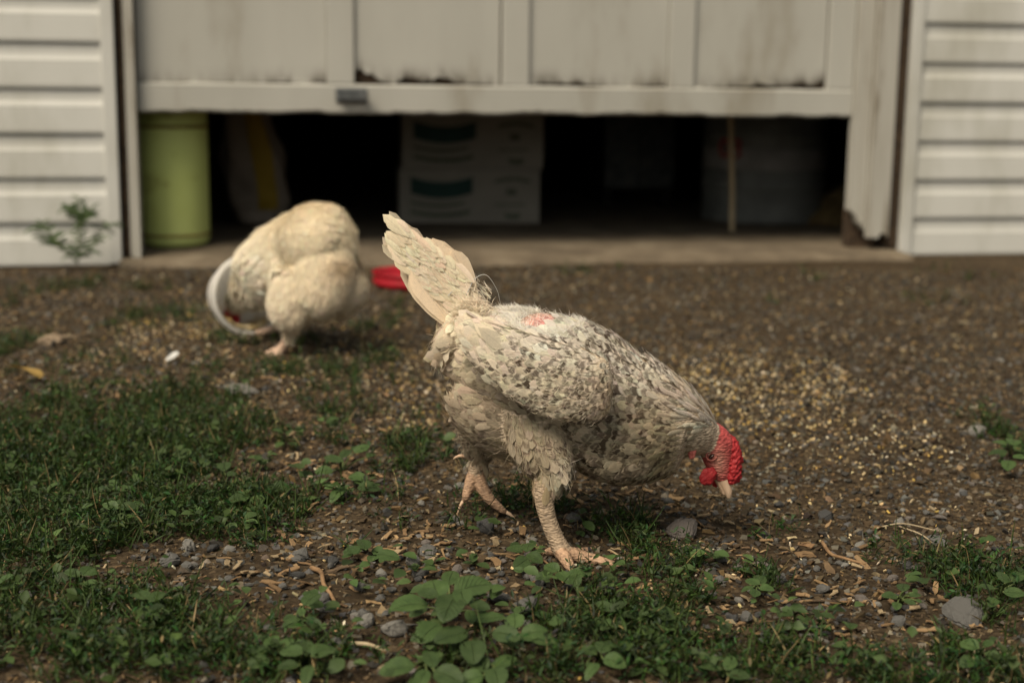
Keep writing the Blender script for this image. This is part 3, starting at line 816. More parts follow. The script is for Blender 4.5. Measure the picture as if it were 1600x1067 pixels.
# ---- the speckled hen, pecking
YC = 1.81
def speckled_hen():
    foot = ground(890, 882)
    hen = empty('speckled_hen', (foot[0], foot[1], 0))
    tag(hen, 'speckled cream and brown hen with red comb pecking at the ground', 'hen')
    yn, yf = 1.725, 1.895
    CH = [
        ('torso', -1, [(712, 560, YC, 36, .8), (760, 562, YC, 80, .80), (830, 585, YC, 101, .77), (900, 615, YC, 110, .76), (962, 645, YC, 98, .84), (1020, 668, YC, 78, .9), (1060, 678, YC, 56, .9)]),
        ('breast', -1, [(900, 668, YC, 52, 1.1), (960, 690, YC, 62, 1.1), (1015, 697, YC, 55, 1.05), (1056, 700, YC, 38, 1)]),
        ('neck', -1, [(990, 625, YC, 74, .85), (1042, 650, YC, 60, .85), (1078, 672, YC + .01, 46, .85), (1101, 685, YC + .02, 31, .85)]),
        ('head', 1, [(1103, 676, YC + .02, 25, .85), (1118, 696, YC + .022, 29, .82), (1124, 724, YC + .022, 22, .74), (1131, 748, YC + .022, 13, .75)]),
        ('tail', 1, [(750, 520, YC, 46, .7), (712, 472, YC, 32, .5), (680, 432, YC, 20, .4)]),
        ('rump', 1, [(735, 505, YC, 40, .9), (710, 535, YC, 30, 1.2), (706, 565, YC, 24, 1)]),
        ('belly', -1, [(734, 606, YC, 46, 1.3), (772, 645, YC, 57, 1.25), (832, 675, YC, 52, 1.25), (890, 690, YC, 40, 1.4)]),
        ('thigh', 1, [(815, 612, yn + .08, 46, .7), (824, 655, yn + .05, 48, .7), (842, 694, yn + .03, 45, .8), (860, 728, yn + .02, 35, .9), (854, 762, yn + .012, 21, 1)]),
        ('shank', 1, [(851, 756, yn + .008, 17, 1), (850, 780, yn + .004, 15.5, 1), (857, 812, yn, 13.5, 1), (869, 842, yn - .004, 13.5, 1), (882, 866, yn - .008, 15, 1)]),
        ('toe', 1, [(878, 862, 1.716, 12, 1), (898, 868, 1.716, 11, 1), (925, 873, 1.714, 9, 1), (950, 880, 1.708, 7.5, 1), (966, 884, 1.704, 5, 1), (974, 889, 1.702, 2.5, 1)]),
        ('toe', 1, [(880, 864, 1.716, 11, 1), (905, 864, 1.745, 9, 1), (922, 861, 1.765, 7, 1), (938, 861, 1.78, 4, 1)]),
        ('toe', 1, [(878, 864, 1.712, 11, 1), (885, 875, 1.695, 10, 1), (891, 886, 1.680, 7.5, 1), (893, 893, 1.672, 3, 1)]),
        ('toe', 1, [(872, 858, 1.72, 9, 1), (858, 862, 1.735, 7, 1), (848, 866, 1.742, 4, 1)]),
        ('thigh_far', 1, [(760, 640, yf - .04, 48, .7), (752, 682, yf - .01, 34, .8), (752, 706, yf, 20, 1)]),
        ('shank', 1, [(753, 700, yf, 16, 1), (750, 718, yf, 14, 1), (744, 736, yf, 14, 1)]),
        ('toe', 1, [(744, 732, yf, 11, 1), (736, 752, yf - .005, 10, 1), (728, 776, yf - .01, 7, 1), (723, 784, yf - .01, 3, 1)]),
        ('toe', 1, [(746, 732, yf, 11, 1), (752, 758, yf - .006, 10.5, 1), (766, 780, yf - .01, 8.5, 1), (786, 797, yf - .012, 5.5, 1), (793, 801, yf - .012, 2, 1)]),
        ('toe', 1, [(748, 716, yf + .005, 9, 1), (735, 712, yf + .015, 7, 1), (722, 712, yf + .02, 4, 1)]),
    ]
    sk = hen_skin(CH, .0025, 3)
    nm = sk['names']; tg = sk['tag']; V = sk['V']
    is_ = lambda *a: np.isin(tg, [nm.index(x) for x in a])
    u, v = proj(V)
    col = np.tile([.50, .40, .29], (len(V), 1))
    col[is_('shank')] = (.35, .26, .175); col[is_('toe')] = (.40, .255, .16)
    col[is_('head')] = (.43, .070, .066)
    nose = np.exp(-(((u - 1122) / 13) ** 2 + ((v - 722) / 22) ** 2))[:, None] * is_('head')[:, None]
    col = col * (1 - nose * .8) + np.array([.52, .27, .20]) * nose * .85
    bald = np.exp(-(((u - 855) / 38) ** 2 + ((v - 504) / 16) ** 2))
    col = col * (1 - bald[:, None]) + np.array([.60, .27, .24]) * bald[:, None]
    link('body', np_mesh('body', V, sk['F'], col), M['skin'], hen)
    for nme, _, pts in CH:
        if nme == 'toe':
            a_, b_ = at(*pts[-2][:3]), at(*pts[-1][:3]); d_ = (b_ - a_) / np.linalg.norm(b_ - a_)
            S = [b_ - d_ * .004, b_ + d_ * .004, b_ + d_ * .010 - np.array([0, 0, .002]), b_ + d_ * .014 - np.array([0, 0, .005])]
            MB().tube(S, np.array([.0026, .0022, .0014, .0004]), 8).build('claw', M['beak'], hen, smooth=True)
    # --- plumage of trunk, neck, thighs
    cream, white = (.86, .73, .55), (.83, .78, .70)
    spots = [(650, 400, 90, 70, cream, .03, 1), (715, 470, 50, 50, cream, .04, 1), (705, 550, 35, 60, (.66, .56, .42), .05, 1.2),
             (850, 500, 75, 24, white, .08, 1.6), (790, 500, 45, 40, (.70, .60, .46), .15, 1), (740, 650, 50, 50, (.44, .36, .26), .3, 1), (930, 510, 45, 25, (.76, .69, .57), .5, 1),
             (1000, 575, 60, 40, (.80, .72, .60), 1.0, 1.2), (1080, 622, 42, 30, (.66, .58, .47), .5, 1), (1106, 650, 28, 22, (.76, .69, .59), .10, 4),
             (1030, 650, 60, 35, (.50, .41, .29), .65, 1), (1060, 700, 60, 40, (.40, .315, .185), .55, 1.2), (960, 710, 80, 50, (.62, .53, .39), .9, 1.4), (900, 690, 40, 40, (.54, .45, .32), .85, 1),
             (800, 680, 50, 30, (.38, .31, .22), .4, 1), (845, 700, 40, 25, (.32, .26, .175), .35, 1), (885, 730, 22, 22, (.70, .62, .50), .05, 2), (840, 755, 30, 22, (.38, .29, .17), .25, 1.3)]  # thigh browns darkened to paint in its shade; the pale spot is white plumage
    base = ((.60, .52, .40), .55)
    un = lambda P: proj(P)
    def keepf(P, vi):
        u, v = proj(P)
        t = tg[vi]
        ok = np.isin(t, [nm.index(x) for x in ('torso', 'breast', 'neck', 'tail', 'rump', 'belly', 'thigh', 'thigh_far')])
        ok &= ~((((u - 852) / 36) ** 2 + ((v - 504) / 15) ** 2) < 1)
        ok &= ~((((u - 1118) / 39) ** 2 + ((v - 714) / 49) ** 2) < 1)
        ok &= ~((u > 1084) & (v > 692))
        ok &= v < 768
        return ok
    down = np.array([0, 0, -1.0])
    def flow(vi, g):
        return sk['dir'][vi] + down * g
    def flat(P, vi):
        return np.abs((sk['dir'][vi] * sk['N'][vi]).sum(1)) < .72
    def patchy(a):
        "barring comes and goes from feather to feather"
        return np.where(rng.random(len(a)) < np.clip(a * 1.0, 0, .97), rng.uniform(.6, .95, len(a)) * np.clip(.4 + a, 0, 1), rng.uniform(0, .3, len(a)) * a)
    P, vi = scatter(sk, 70000, .0060, lambda P, vi: keepf(P, vi) & flat(P, vi))
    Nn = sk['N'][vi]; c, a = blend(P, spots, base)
    uu, vv = proj(P)
    small = np.clip((uu - 960) / 120, 0, 1)
    hack = np.exp(-(((uu - 1085) / 50) ** 2 + ((vv - 650) / 40) ** 2))
    L = (.025 - .006 * small + .014 * hack) * rng.uniform(.85, 1.25, len(P)); W = (.0135 - .0045 * small - .0045 * hack) * rng.uniform(.85, 1.15, len(P))
    soft = np.isin(tg[vi], [nm.index(x) for x in ('thigh', 'thigh_far', 'belly', 'rump')])
    lst = [feathers(P + Nn * .0003, flow(vi, .25) + soft[:, None] * rng.normal(0, .22, P.shape) + rng.normal(0, .06, P.shape), Nn, L * np.where(soft, .85, 1), W * np.where(soft, .8, 1), np.where(soft, .115, .150) - .05 * hack, vary(c, .10), patchy(a), curl=.85)]
    join_feathers('plumage', lst, M['plumage'], hen)
    # --- down and loose barbs
    hp = []
    def add(n, keep, L, W, lift, spread=.4, g=.3, bright=1.0):
        P, vi = scatter(sk, n, 0, lambda P, vi: keepf(P, vi) & keep(*proj(P), vi))
        c, a = blend(P, spots, base)
        hp.append(hairs(P + sk['N'][vi] * .001, flow(vi, g), sk['N'][vi], L * rng.uniform(.5, 1.3, len(P)), W, lift, vary(c * bright, .1), spread))
    T_ = lambda *a: [nm.index(x) for x in a]
    add(20000, lambda u, v, vi: (u < 790) & (v > 500) | np.isin(tg[vi], T_('thigh', 'thigh_far', 'belly', 'rump')), .012, .0006, .22, .4)
    add(2500, lambda u, v, vi: (u < 770) & (v > 520) | np.isin(tg[vi], T_('thigh', 'belly')), .024, .0005, .35, .5)
    add(3500, lambda u, v, vi: (u >= 780) & (v < 560), .013, .00045, .16, .3, bright=1.05)
    add(6000, lambda u, v, vi: (u >= 860), .012, .00045, .20, .3, bright=.95)
    # fluff round the bald patch
    P, vi = scatter(sk, 160000, 0, lambda P, vi: (lambda u, v: ((((u - 848) / 72) ** 2 + ((v - 497) / 30) ** 2) < 1) & (((((u - 858) / 44) ** 2 + ((v - 504) / 16) ** 2) > 1) | (rng.random(len(u)) < .05)))(*proj(P)))
    hp.append(hairs(P, flow(vi, 0) + rng.normal(0, .5, P.shape), sk['N'][vi], .013 * rng.uniform(.5, 1.3, len(P)), .0006, .5, vary(np.tile(white, (len(P), 1)), .06), .8))
    Vh, Fh, Ch = cat_parts(hp)
    o = link('down', np_mesh('down', Vh, Fh, Ch), M['down'], hen); o['kind'] = 'stuff'
    # --- wings
    for side in (-1, 1):
        off = side * .097
        pts = [(952, 603, 44, .30), (915, 603, 58, .30), (860, 588, 60, .28), (805, 560, 48, .26), (765, 532, 32, .25), (742, 512, 16, .3)]
        rows = []
        for k, (pu, pv, r, fl) in enumerate(pts):
            t = k / (len(pts) - 1)
            Pm = at(pu, pv, YC + off * (1.06 - .10 * t - .25 * max(0, t - .5))); rows.append([*Pm, r * px_m(Pm), fl])
        S = spline(rows, 7)
        wv, wf = tube_np(S[:, :3], S[:, 3], S[:, 3] * S[:, 4], 18)
        Vw, Nw, Fw = remesh([(wv, wf)], .003, 4)
        w = link('wing', np_mesh('wing', Vw, Fw, np.tile([.5, .41, .3], (len(Vw), 1))), M['skin'], hen)
        T = unit(np.gradient(S[:, :3], axis=0)); ii = np.linalg.norm(Vw[:, None] - S[None, :, :3], axis=2).argmin(1)
        sw = dict(V=Vw, N=Nw, F=Fw, dir=T[ii])
        P, vi = scatter(sw, 16000, .0050, lambda P, vi: Nw[vi][:, 1] * side > -.25)
        Nn = Nw[vi]; uu, vv = proj(P); t = np.clip((960 - uu) / 210, 0, 1)
        wsp = [(955, 640, 30, 30, (.54, .45, .34), 1.15, 1.5), (900, 620, 60, 40, (.78, .67, .52), .9, 1), (830, 590, 60, 45, (.84, .73, .57), .65, 1), (760, 525, 50, 35, (.74, .65, .50), .08, 1.6), (930, 550, 50, 30, (.78, .70, .58), .95, 1), (850, 545, 50, 25, (.83, .76, .65), .45, 1)]
        c, a = blend(P, wsp, base)
        L = (.013 + .020 * t) * rng.uniform(.85, 1.2, len(P)); W = (.0085 + .0055 * t) * rng.uniform(.85, 1.15, len(P))
        lst = [feathers(P, T[ii][vi] + down * .18 + rng.normal(0, .05, P.shape), Nn, L, W, .135, vary(c, .09), patchy(a * 1.1), curl=.7)]
        # flight feathers along the lower rear edge
        n = 17; tt = np.linspace(0, 1, n)
        P0 = np.array([at(895 - 70 * q, 632 - 62 * q, YC + off * 1.04) for q in tt])
        P1 = np.array([at(800 - 62 * q + 8 * math.sin(9 * q), 618 - 112 * q, YC + off * (1.10 - .14 * q)) for q in tt])
        D = P1 - P0; Nf = np.tile([0, side, .25], (n, 1)); Nf = unit(Nf - (Nf * unit(D)).sum(1, keepdims=True) * unit(D))
        c, a = blend(P0 * .4 + P1 * .6, wsp, base)
        lst.append(feathers(P0 - Nf * .003 + Nf * (np.linspace(0, .006, n)[:, None]), D, Nf, np.linalg.norm(D, axis=1) * 1.02, .019, .02, vary(c, .06), a * .12, FT10, .3, .03))
        join_feathers('wing_feathers', lst, M['plumage'], w)
        hP, hv = scatter(sw, 1500, 0, lambda P, vi: Nw[vi][:, 1] * side > -.1)
        c, a = blend(hP, wsp, base)
        hv_, hf_, hc_ = hairs(hP + Nw[hv] * .002, T[ii][hv] + down * .2, Nw[hv], .012 * rng.uniform(.5, 1.3, len(hP)), .0004, .2, vary(c * 1.05, .1), .35)
        o = link('wing_down', np_mesh('wing_down', hv_, hf_, hc_), M['down'], w); o['kind'] = 'stuff'
    # --- tail: a closed sheaf of long quills standing up behind
    tail = empty('tail'); tail.parent = hen; tail.matrix_parent_inverse = Matrix.Translation(-hen.location)
    n = 30
    for layer, m_ in ((0, 11), (1, 11), (2, 9)):
        lst = []
        for i in range(m_):
            q = i / (m_ - 1); y = (layer - 1) * .011 + (q - .5) * -.006
            P0 = at(748 - 40 * q + random.uniform(-4, 4), 470 + 46 * q, YC + y * .8)
            tip = (618 + 58 * (1 - q) ** 2 - 4 * math.sin(3 * q) + random.uniform(-5, 6) + 34 * max(0, q - .55), 372 + 2 * (1 - q) + 44 * q ** 1.5 - 8 * math.sin(3.1 * q) + random.uniform(-4, 4))
            if layer == 0: tip = (tip[0] + 26 * (1 - q) + 8, tip[1] + 14)
            P1 = at(*tip, YC + y * 1.3)
            D = P1 - P0; Nf = np.array([[.15, -1 if layer < 2 else 1, .2]]); Nf = unit(Nf - (Nf * unit(D)).sum() * unit(D))
            L = np.linalg.norm(D)
            c = np.array([[.90, .745, .55]]) * random.uniform(.9, 1.08)
            lst.append(feathers(P0[None], D[None], Nf, L, .030, .0, c, np.array([.02]), FT10, .35, .22))
        join_feathers('tail_feathers', lst, M['plumage'], tail, None)
    # soft coverts and stray barbs on the tail
    m_ = 260; q = rng.random((m_, 2))
    uu = 742 - 112 * q[:, 0] + rng.normal(0, 3, m_); cv = 478 - 92 * q[:, 0]; vv = cv + (q[:, 1] - .5) * (76 - 22 * q[:, 0])
    sd = np.where(rng.random(m_) < .6, -1, 1)
    P = np.array([at(a, b, YC + s * .016) for a, b, s in zip(uu, vv, sd)])
    D = np.tile(at(625, 375, YC) - at(742, 485, YC), (m_, 1)); Nf = np.stack([np.zeros(m_), sd, np.full(m_, .15)], 1)
    join_feathers('tail_coverts', [feathers(P, D + rng.normal(0, .012, D.shape), unit(Nf), .03 * rng.uniform(.7, 1.3, m_), .013, .10, vary(np.tile([.90, .75, .56], (m_, 1)), .05), np.zeros(m_) + .02)], M['plumage'], tail)
    m_ = 900; q = rng.random((m_, 2))
    uu = 770 - 148 * q[:, 0]; cv = 492 - 112 * q[:, 0]; vv = cv + (q[:, 1] - .5) * (78 - 36 * q[:, 0])
    sd = np.where(rng.random(m_) < .6, -1, 1); P = np.array([at(a, b, YC + s * .015 * rng.uniform(.3, 1.3)) for a, b, s in zip(uu, vv, sd)])
    D = np.tile(at(625, 375, YC) - at(742, 485, YC), (m_, 1))
    hv_, hf_, hc_ = hairs(P, D, unit(np.stack([rng.normal(0, .5, m_), sd, rng.normal(0, .5, m_)], 1)), .017 * rng.uniform(.4, 1.1, m_), .0006, .10, vary(np.tile([.88, .79, .64], (m_, 1)), .04), .2)
    o = link('tail_down', np_mesh('tail_down', hv_, hf_, hc_), M['down'], tail); o['kind'] = 'stuff'
    # soft tufts where the tail joins the saddle and the wing tips end
    m_ = 900; uu = rng.normal(736, 12, m_); vv = rng.normal(494, 14, m_)
    P = np.array([at(a, b, YC - rng.uniform(.024, .040)) for a, b in zip(uu, vv)])
    D = np.tile([-.5, 0, .25], (m_, 1)) + rng.normal(0, .25, (m_, 3))
    hv_, hf_, hc_ = hairs(P, D, unit(np.stack([rng.normal(0, .3, m_), -np.ones(m_), rng.normal(.25, .3, m_)], 1)), .017 * rng.uniform(.5, 1.3, m_), .0008, .2, vary(np.tile([.80, .69, .53], (m_, 1)), .07), .7)
    o = link('tail_down', np_mesh('tail_down', hv_, hf_, hc_), M['down'], tail); o['kind'] = 'stuff'
    for pts in ([(728, 462), (742, 436), (760, 430), (776, 452), (782, 474)], [(700, 462), (712, 452), (730, 450), (742, 456)]):
        S = spline([at(a, b, YC - .018 + .004 * k) for k, (a, b) in enumerate(pts)], 6)
        MB().tube(S, np.linspace(.0006, .0002, len(S)), 6).build('stray_quill', M['white_feather'], tail, smooth=True)
    # --- head furniture
    hy = YC + .022
    def lump(name, pts, mat, voxel=.0016, it=2, rough=.0):
        parts = []
        for chain in pts:
            rows = [[*at(a, b, y), r * px_m(at(a, b, y)), fl] for a, b, y, r, fl in chain]
            S = spline(rows, 4) if len(rows) > 1 else np.array(rows * 2)
            parts.append(tube_np(S[:, :3], S[:, 3], S[:, 3] * S[:, 4], 12))
        V, Nn, F = remesh(parts, voxel, it)
        if rough:
            d = np.array([mnoise.noise(Vector(p * 260)) + .6 * mnoise.noise(Vector(p * 520)) for p in V]); V = V + Nn * (d * rough)[:, None]
        return link(name, np_mesh(name, V, F), M[mat], hen)
    lump('comb', [[(1126, 684, hy, 9, .9), (1139, 694, hy, 14, .85), (1146, 711, hy - .002, 13.5, .85), (1147, 728, hy - .003, 13, .85), (1146, 743, hy - .003, 12, .85), (1141, 753, hy - .004, 9, .85)]], 'comb', rough=.0027)
    lump('wattle', [[(1118, 736, hy - .012, 7, .5), (1108, 742, hy - .016, 14, .35), (1102, 746, hy - .017, 14, .3), (1094, 745, hy - .016, 8, .35)]], 'comb', rough=.0012)
    lump('wattle', [[(1124, 744, hy + .012, 7, .5), (1118, 750, hy + .016, 12, .35), (1112, 752, hy + .017, 9, .3)]], 'comb', rough=.0012)
    lump('earlobe', [[(1093, 684, hy - .024, 7, .7), (1085, 692, hy - .031, 8, .5), (1081, 704, hy - .034, 8, .5), (1081, 716, hy - .034, 5, .5)]], 'lobe', rough=.0008)
    lump('earlobe', [[(1090, 690, hy + .017, 6, .7), (1084, 698, hy + .020, 7, .5), (1082, 710, hy + .020, 6, .5)]], 'lobe', rough=.0008)
    lump('beak', [[(1129, 742, hy - .001, 11, .75), (1134, 757, hy - .001, 9, .75), (1138, 769, hy - .001, 6.6, .8), (1139, 778, hy - .001, 3.2, .8)]], 'beak', .0013)
    lump('lower_beak', [[(1120, 746, hy, 6, .9), (1127, 760, hy, 5, .9), (1132, 772, hy, 3, .9)]], 'beak', .0012)
    for s in (-1, 1):
        lump('eye', [[(1111, 712, hy + s * .0168, 6.2, .8), (1112, 713, hy + s * .0168, 6.2, .8)]], 'eye', .001)
        S = [at(1111.5 + 8.2 * math.cos(q), 712.5 + 6.6 * math.sin(q), hy + s * .0168) for q in np.linspace(0, 2 * math.pi, 17)]
        MB().tube(S, .0013, 6).build('eyelid', M['skin_lid'], hen, smooth=True)
    return hen
HEN = speckled_hen()
for o in HEN.children:
    if o.type == 'MESH': o.matrix_parent_inverse = Matrix.Translation(-HEN.location)

# ---- the cream hen, seen from behind with its head in the bucket
def cream_hen():
    foot = ground(432, 557)
    hen = empty('cream_hen', (foot[0], foot[1], 0))
    tag(hen, 'fluffy cream hen seen from behind with its head in a bucket', 'hen')
    CH = [
        ('torso', -1, [(510, 440, 3.06, 58, .95), (462, 425, 3.13, 64, .95), (412, 428, 3.21, 44, .9), (386, 448, 3.26, 27, .9)]),
        ('neck', -1, [(400, 432, 3.24, 34, .9), (380, 458, 3.29, 21, .9), (368, 478, 3.32, 14, .9)]),
        ('head', 1, [(369, 476, 3.32, 13, .9), (363, 490, 3.33, 12, .85), (360, 502, 3.335, 7, .8)]),
        ('dome', 1, [(455, 380, 3.09, 36, 1), (484, 376, 3.06, 54, 1), (515, 378, 3.04, 54, 1), (543, 384, 3.03, 26, 1)]),
        ('wing_lobe', -1, [(452, 388, 3.10, 40, .7), (412, 428, 3.10, 48, .6), (390, 455, 3.12, 33, .55), (372, 468, 3.15, 14, .5)]),
        ('dome', 1, [(470, 372, 3.09, 40, 1), (428, 396, 3.13, 40, 1), (400, 420, 3.17, 36, 1)]),
        ('thigh', 1, [(472, 440, 3.04, 46, .9), (456, 480, 3.01, 38, .9), (455, 508, 3.015, 20, .9)]),
        ('thigh', 1, [(518, 430, 3.06, 46, .9), (530, 458, 3.05, 44, .9), (530, 486, 3.05, 24, .9)]),
        ('fluff', 1, [(508, 395, 3.045, 48, 1), (505, 428, 3.02, 47, 1), (500, 464, 3.0, 41, 1), (498, 492, 3.0, 20, 1)]),
        ('shank', 1, [(457, 512, 3.02, 11, 1), (450, 530, 3.03, 9, 1), (440, 546, 3.045, 9, 1)]),
        ('toe', 1, [(441, 545, 3.045, 8, 1), (425, 551, 3.05, 7, 1), (410, 556, 3.055, 5, 1)]),
        ('toe', 1, [(441, 546, 3.045, 8, 1), (432, 555, 3.025, 6, 1), (424, 561, 3.01, 4, 1)]),
        ('toe', 1, [(441, 546, 3.045, 7, 1), (448, 551, 3.06, 5, 1)]),
        ('shank', 1, [(470, 495, 3.13, 10, 1), (448, 506, 3.16, 8, 1), (428, 514, 3.2, 8, 1)]),
        ('toe', 1, [(430, 513, 3.2, 7, 1), (412, 518, 3.22, 6, 1), (398, 521, 3.23, 4, 1)]),
    ]
    sk = hen_skin(CH, .0045, 11)
    lump_ = np.array([mnoise.noise(Vector(p * 22)) + .45 * mnoise.noise(Vector(p * 50)) for p in sk['V']]) * ~np.isin(sk['tag'], [sk['names'].index(x) for x in ('shank', 'toe', 'head')])
    sk['V'] = sk['V'] + sk['N'] * (lump_ * .0055)[:, None]
    nm, tg = sk['names'], sk['tag']
    ix = lambda *a: [nm.index(x) for x in a]
    col = np.tile([.62, .50, .34], (len(sk['V']), 1))
    col[np.isin(tg, ix('shank', 'toe'))] = (.52, .36, .26); col[np.isin(tg, ix('head'))] = (.42, .05, .04)
    link('body', np_mesh('body', sk['V'], sk['F'], col), M['skin'], hen)
    keep = lambda P, vi: np.isin(tg[vi], ix('torso', 'neck', 'dome', 'wing_lobe', 'thigh', 'fluff'))
    sp = [(495, 375, 80, 55, (.90, .755, .56), .02, 1), (400, 430, 60, 60, (.88, .80, .66), .02, 1), (500, 470, 90, 50, (.84, .72, .55), .03, 1), (470, 400, 40, 40, (.88, .77, .60), 0, 1), (530, 415, 18, 10, (.45, .32, .17), .05, 1.5)]
    P, vi = scatter(sk, 80000, .0068, lambda P, vi: keep(P, vi) & (np.abs((sk['dir'][vi] * sk['N'][vi]).sum(1)) < .7)); c, a = blend(P, sp, ((.72, .6, .42), .02)); Nn = sk['N'][vi]
    wl_ = np.isin(tg[vi], ix('wing_lobe'))
    join_feathers('plumage', [feathers(P, sk['dir'][vi] + np.array([.1, 0, -.5]) + rng.normal(0, .15, Nn.shape), Nn, np.where(wl_, .034, .026) * rng.uniform(.8, 1.25, len(P)), .016, np.where(wl_, .12, .09), vary(c, .07), a)], M['plumage'], hen)
    hp = []
    P, vi = scatter(sk, 120000, 0, lambda P, vi: keep(P, vi) & (~np.isin(tg[vi], ix('wing_lobe')) | (rng.random(len(vi)) < .4))); c, a = blend(P, sp, ((.72, .6, .42), .02))
    hp.append(hairs(P, sk['dir'][vi] + np.array([.1, 0, -.6]), sk['N'][vi], .017 * rng.uniform(.5, 1.3, len(P)), .0010, .30, vary(c, .05), .45))
    V_, F_, C_ = cat_parts(hp)
    o = link('down', np_mesh('down', V_, F_, C_), M['down'], hen); o['kind'] = 'stuff'
    def lump(name, chain, mat):
        rows = [[*at(a, b, y), r * px_m(at(a, b, y)), fl] for a, b, y, r, fl in chain]
        S = spline(rows, 4); V, Nn, F = remesh([tube_np(S[:, :3], S[:, 3], S[:, 3] * S[:, 4], 12)], .002, 2)
        link(name, np_mesh(name, V, F), M[mat], hen)
    lump('comb', [(372, 478, 3.315, 5, .5), (360, 482, 3.32, 7, .4), (354, 494, 3.33, 6, .4), (355, 502, 3.335, 3, .4)], 'comb')
    lump('wattle', [(368, 492, 3.315, 5, .6), (370, 500, 3.315, 6, .5), (370, 506, 3.315, 3, .5)], 'comb')
    lump('beak', [(360, 500, 3.335, 5, .8), (358, 508, 3.34, 3.5, .8), (357, 513, 3.34, 1.5, .8)], 'beak')
    for o in hen.children: o.matrix_parent_inverse = Matrix.Translation(-hen.location)
    return hen
cream_hen()

# the white bucket lying on its side, mouth towards the cream hen
def bucket():
    m = at(393, 461, 3.28); r = 60 * float(px_m(m))
    ax = Vector((.55, -.82, .12)).normalized()
    b = empty('bucket', (m[0], m[1], 0)); tag(b, 'white plastic bucket tipped on its side around the cream hen\'s head', 'bucket')
    q = ax.to_track_quat('Z', 'Y').to_matrix().to_4x4(); h = .095
    Mx = Matrix.Translation(Vector((0, 0, m[2]))) @ q @ Matrix.Translation((0, 0, -h))
    MB().lathe([(0, 0), (r * .80, 0), (r * .82, .006), (r * .985, h - .004), (r, h), (r * .97, h), (r * .955, h - .008), (r * .79, .008), (0, .006)], 56, Mx).build('bucket_body', M['bucket'], b, smooth=True)
    MB().lathe([(r * .99, h - .020), (r * 1.06, h - .018), (r * 1.075, h - .006), (r * 1.06, h + .003), (r * .99, h + .002)], 56, Mx).build('rim', M['bucket'], b, smooth=True)
    return m, r, ax
BK = bucket()

# ------------------------------------------------------------------ loose stones
def hull_rock(seed, n=16, flat=.7, sub=0):
    r = random.Random(seed); bm = bmesh.new()
    for _ in range(n):
        v = Vector((r.gauss(0, 1), r.gauss(0, 1), r.gauss(0, 1))).normalized() * r.uniform(.8, 1.0)
        bm.verts.new((v.x, v.y * r.uniform(.75, 1), v.z * flat))
    res = bmesh.ops.convex_hull(bm, input=bm.verts)
    bmesh.ops.delete(bm, geom=[g for g in res['geom_interior'] if isinstance(g, bmesh.types.BMVert)], context='VERTS')
    if sub:
        bmesh.ops.bevel(bm, geom=list(bm.edges), offset=.09, segments=2, affect='EDGES')
        bmesh.ops.triangulate(bm, faces=bm.faces)
        for v in bm.verts:
            v.co += v.co.normalized() * .07 * (mnoise.noise(v.co * 2.3 + Vector((seed, 0, 0))) + .4 * mnoise.noise(v.co * 6))
    bmesh.ops.triangulate(bm, faces=bm.faces)
    bmesh.ops.recalc_face_normals(bm, faces=bm.faces)
    V = np.array([v.co[:] for v in bm.verts]); F = np.array([[v.index for v in f.verts] for f in bm.faces]) if not bm.verts.index_update() else None
    bm.free()
    return V, F
ROCKV = [hull_rock(i + 1, 24, .72, 1) for i in range(9)]
def rock_mesh(k, c):
    V, F = ROCKV[k]
    return np_mesh('stone', V, F, np.tile(c, (len(V), 1)), smooth=False)
GREY, DARK, PALE, TAN, BRN = (.112, .108, .099), (.055, .054, .052), (.20, .19, .168), (.30, .225, .15), (.145, .125, .11)
_rm = {}
def rock_obj(name, u, v, w, h, c, k=None, rz=None, parent=None):
    k = random.randrange(9) if k is None else k
    key = (k, c)
    if key not in _rm: _rm[key] = rock_mesh(k, c)
    P = ground(u, v + h * .35); s = w * .5 * float(px_m(P)) * 1.22
    z = gz(P[0], P[1]); hh = h * float(px_m(P)) * .72
    o = link(name, _rm[key], M['stone'], parent)
    o.location = (P[0], P[1] + s * .4, z + hh * .42); o.scale = (s, s * random.uniform(.7, .95), max(hh, s * .35)); o.rotation_euler = (random.uniform(-.25, .25), random.uniform(-.25, .25), random.uniform(0, 6.28) if rz is None else rz)
    return o
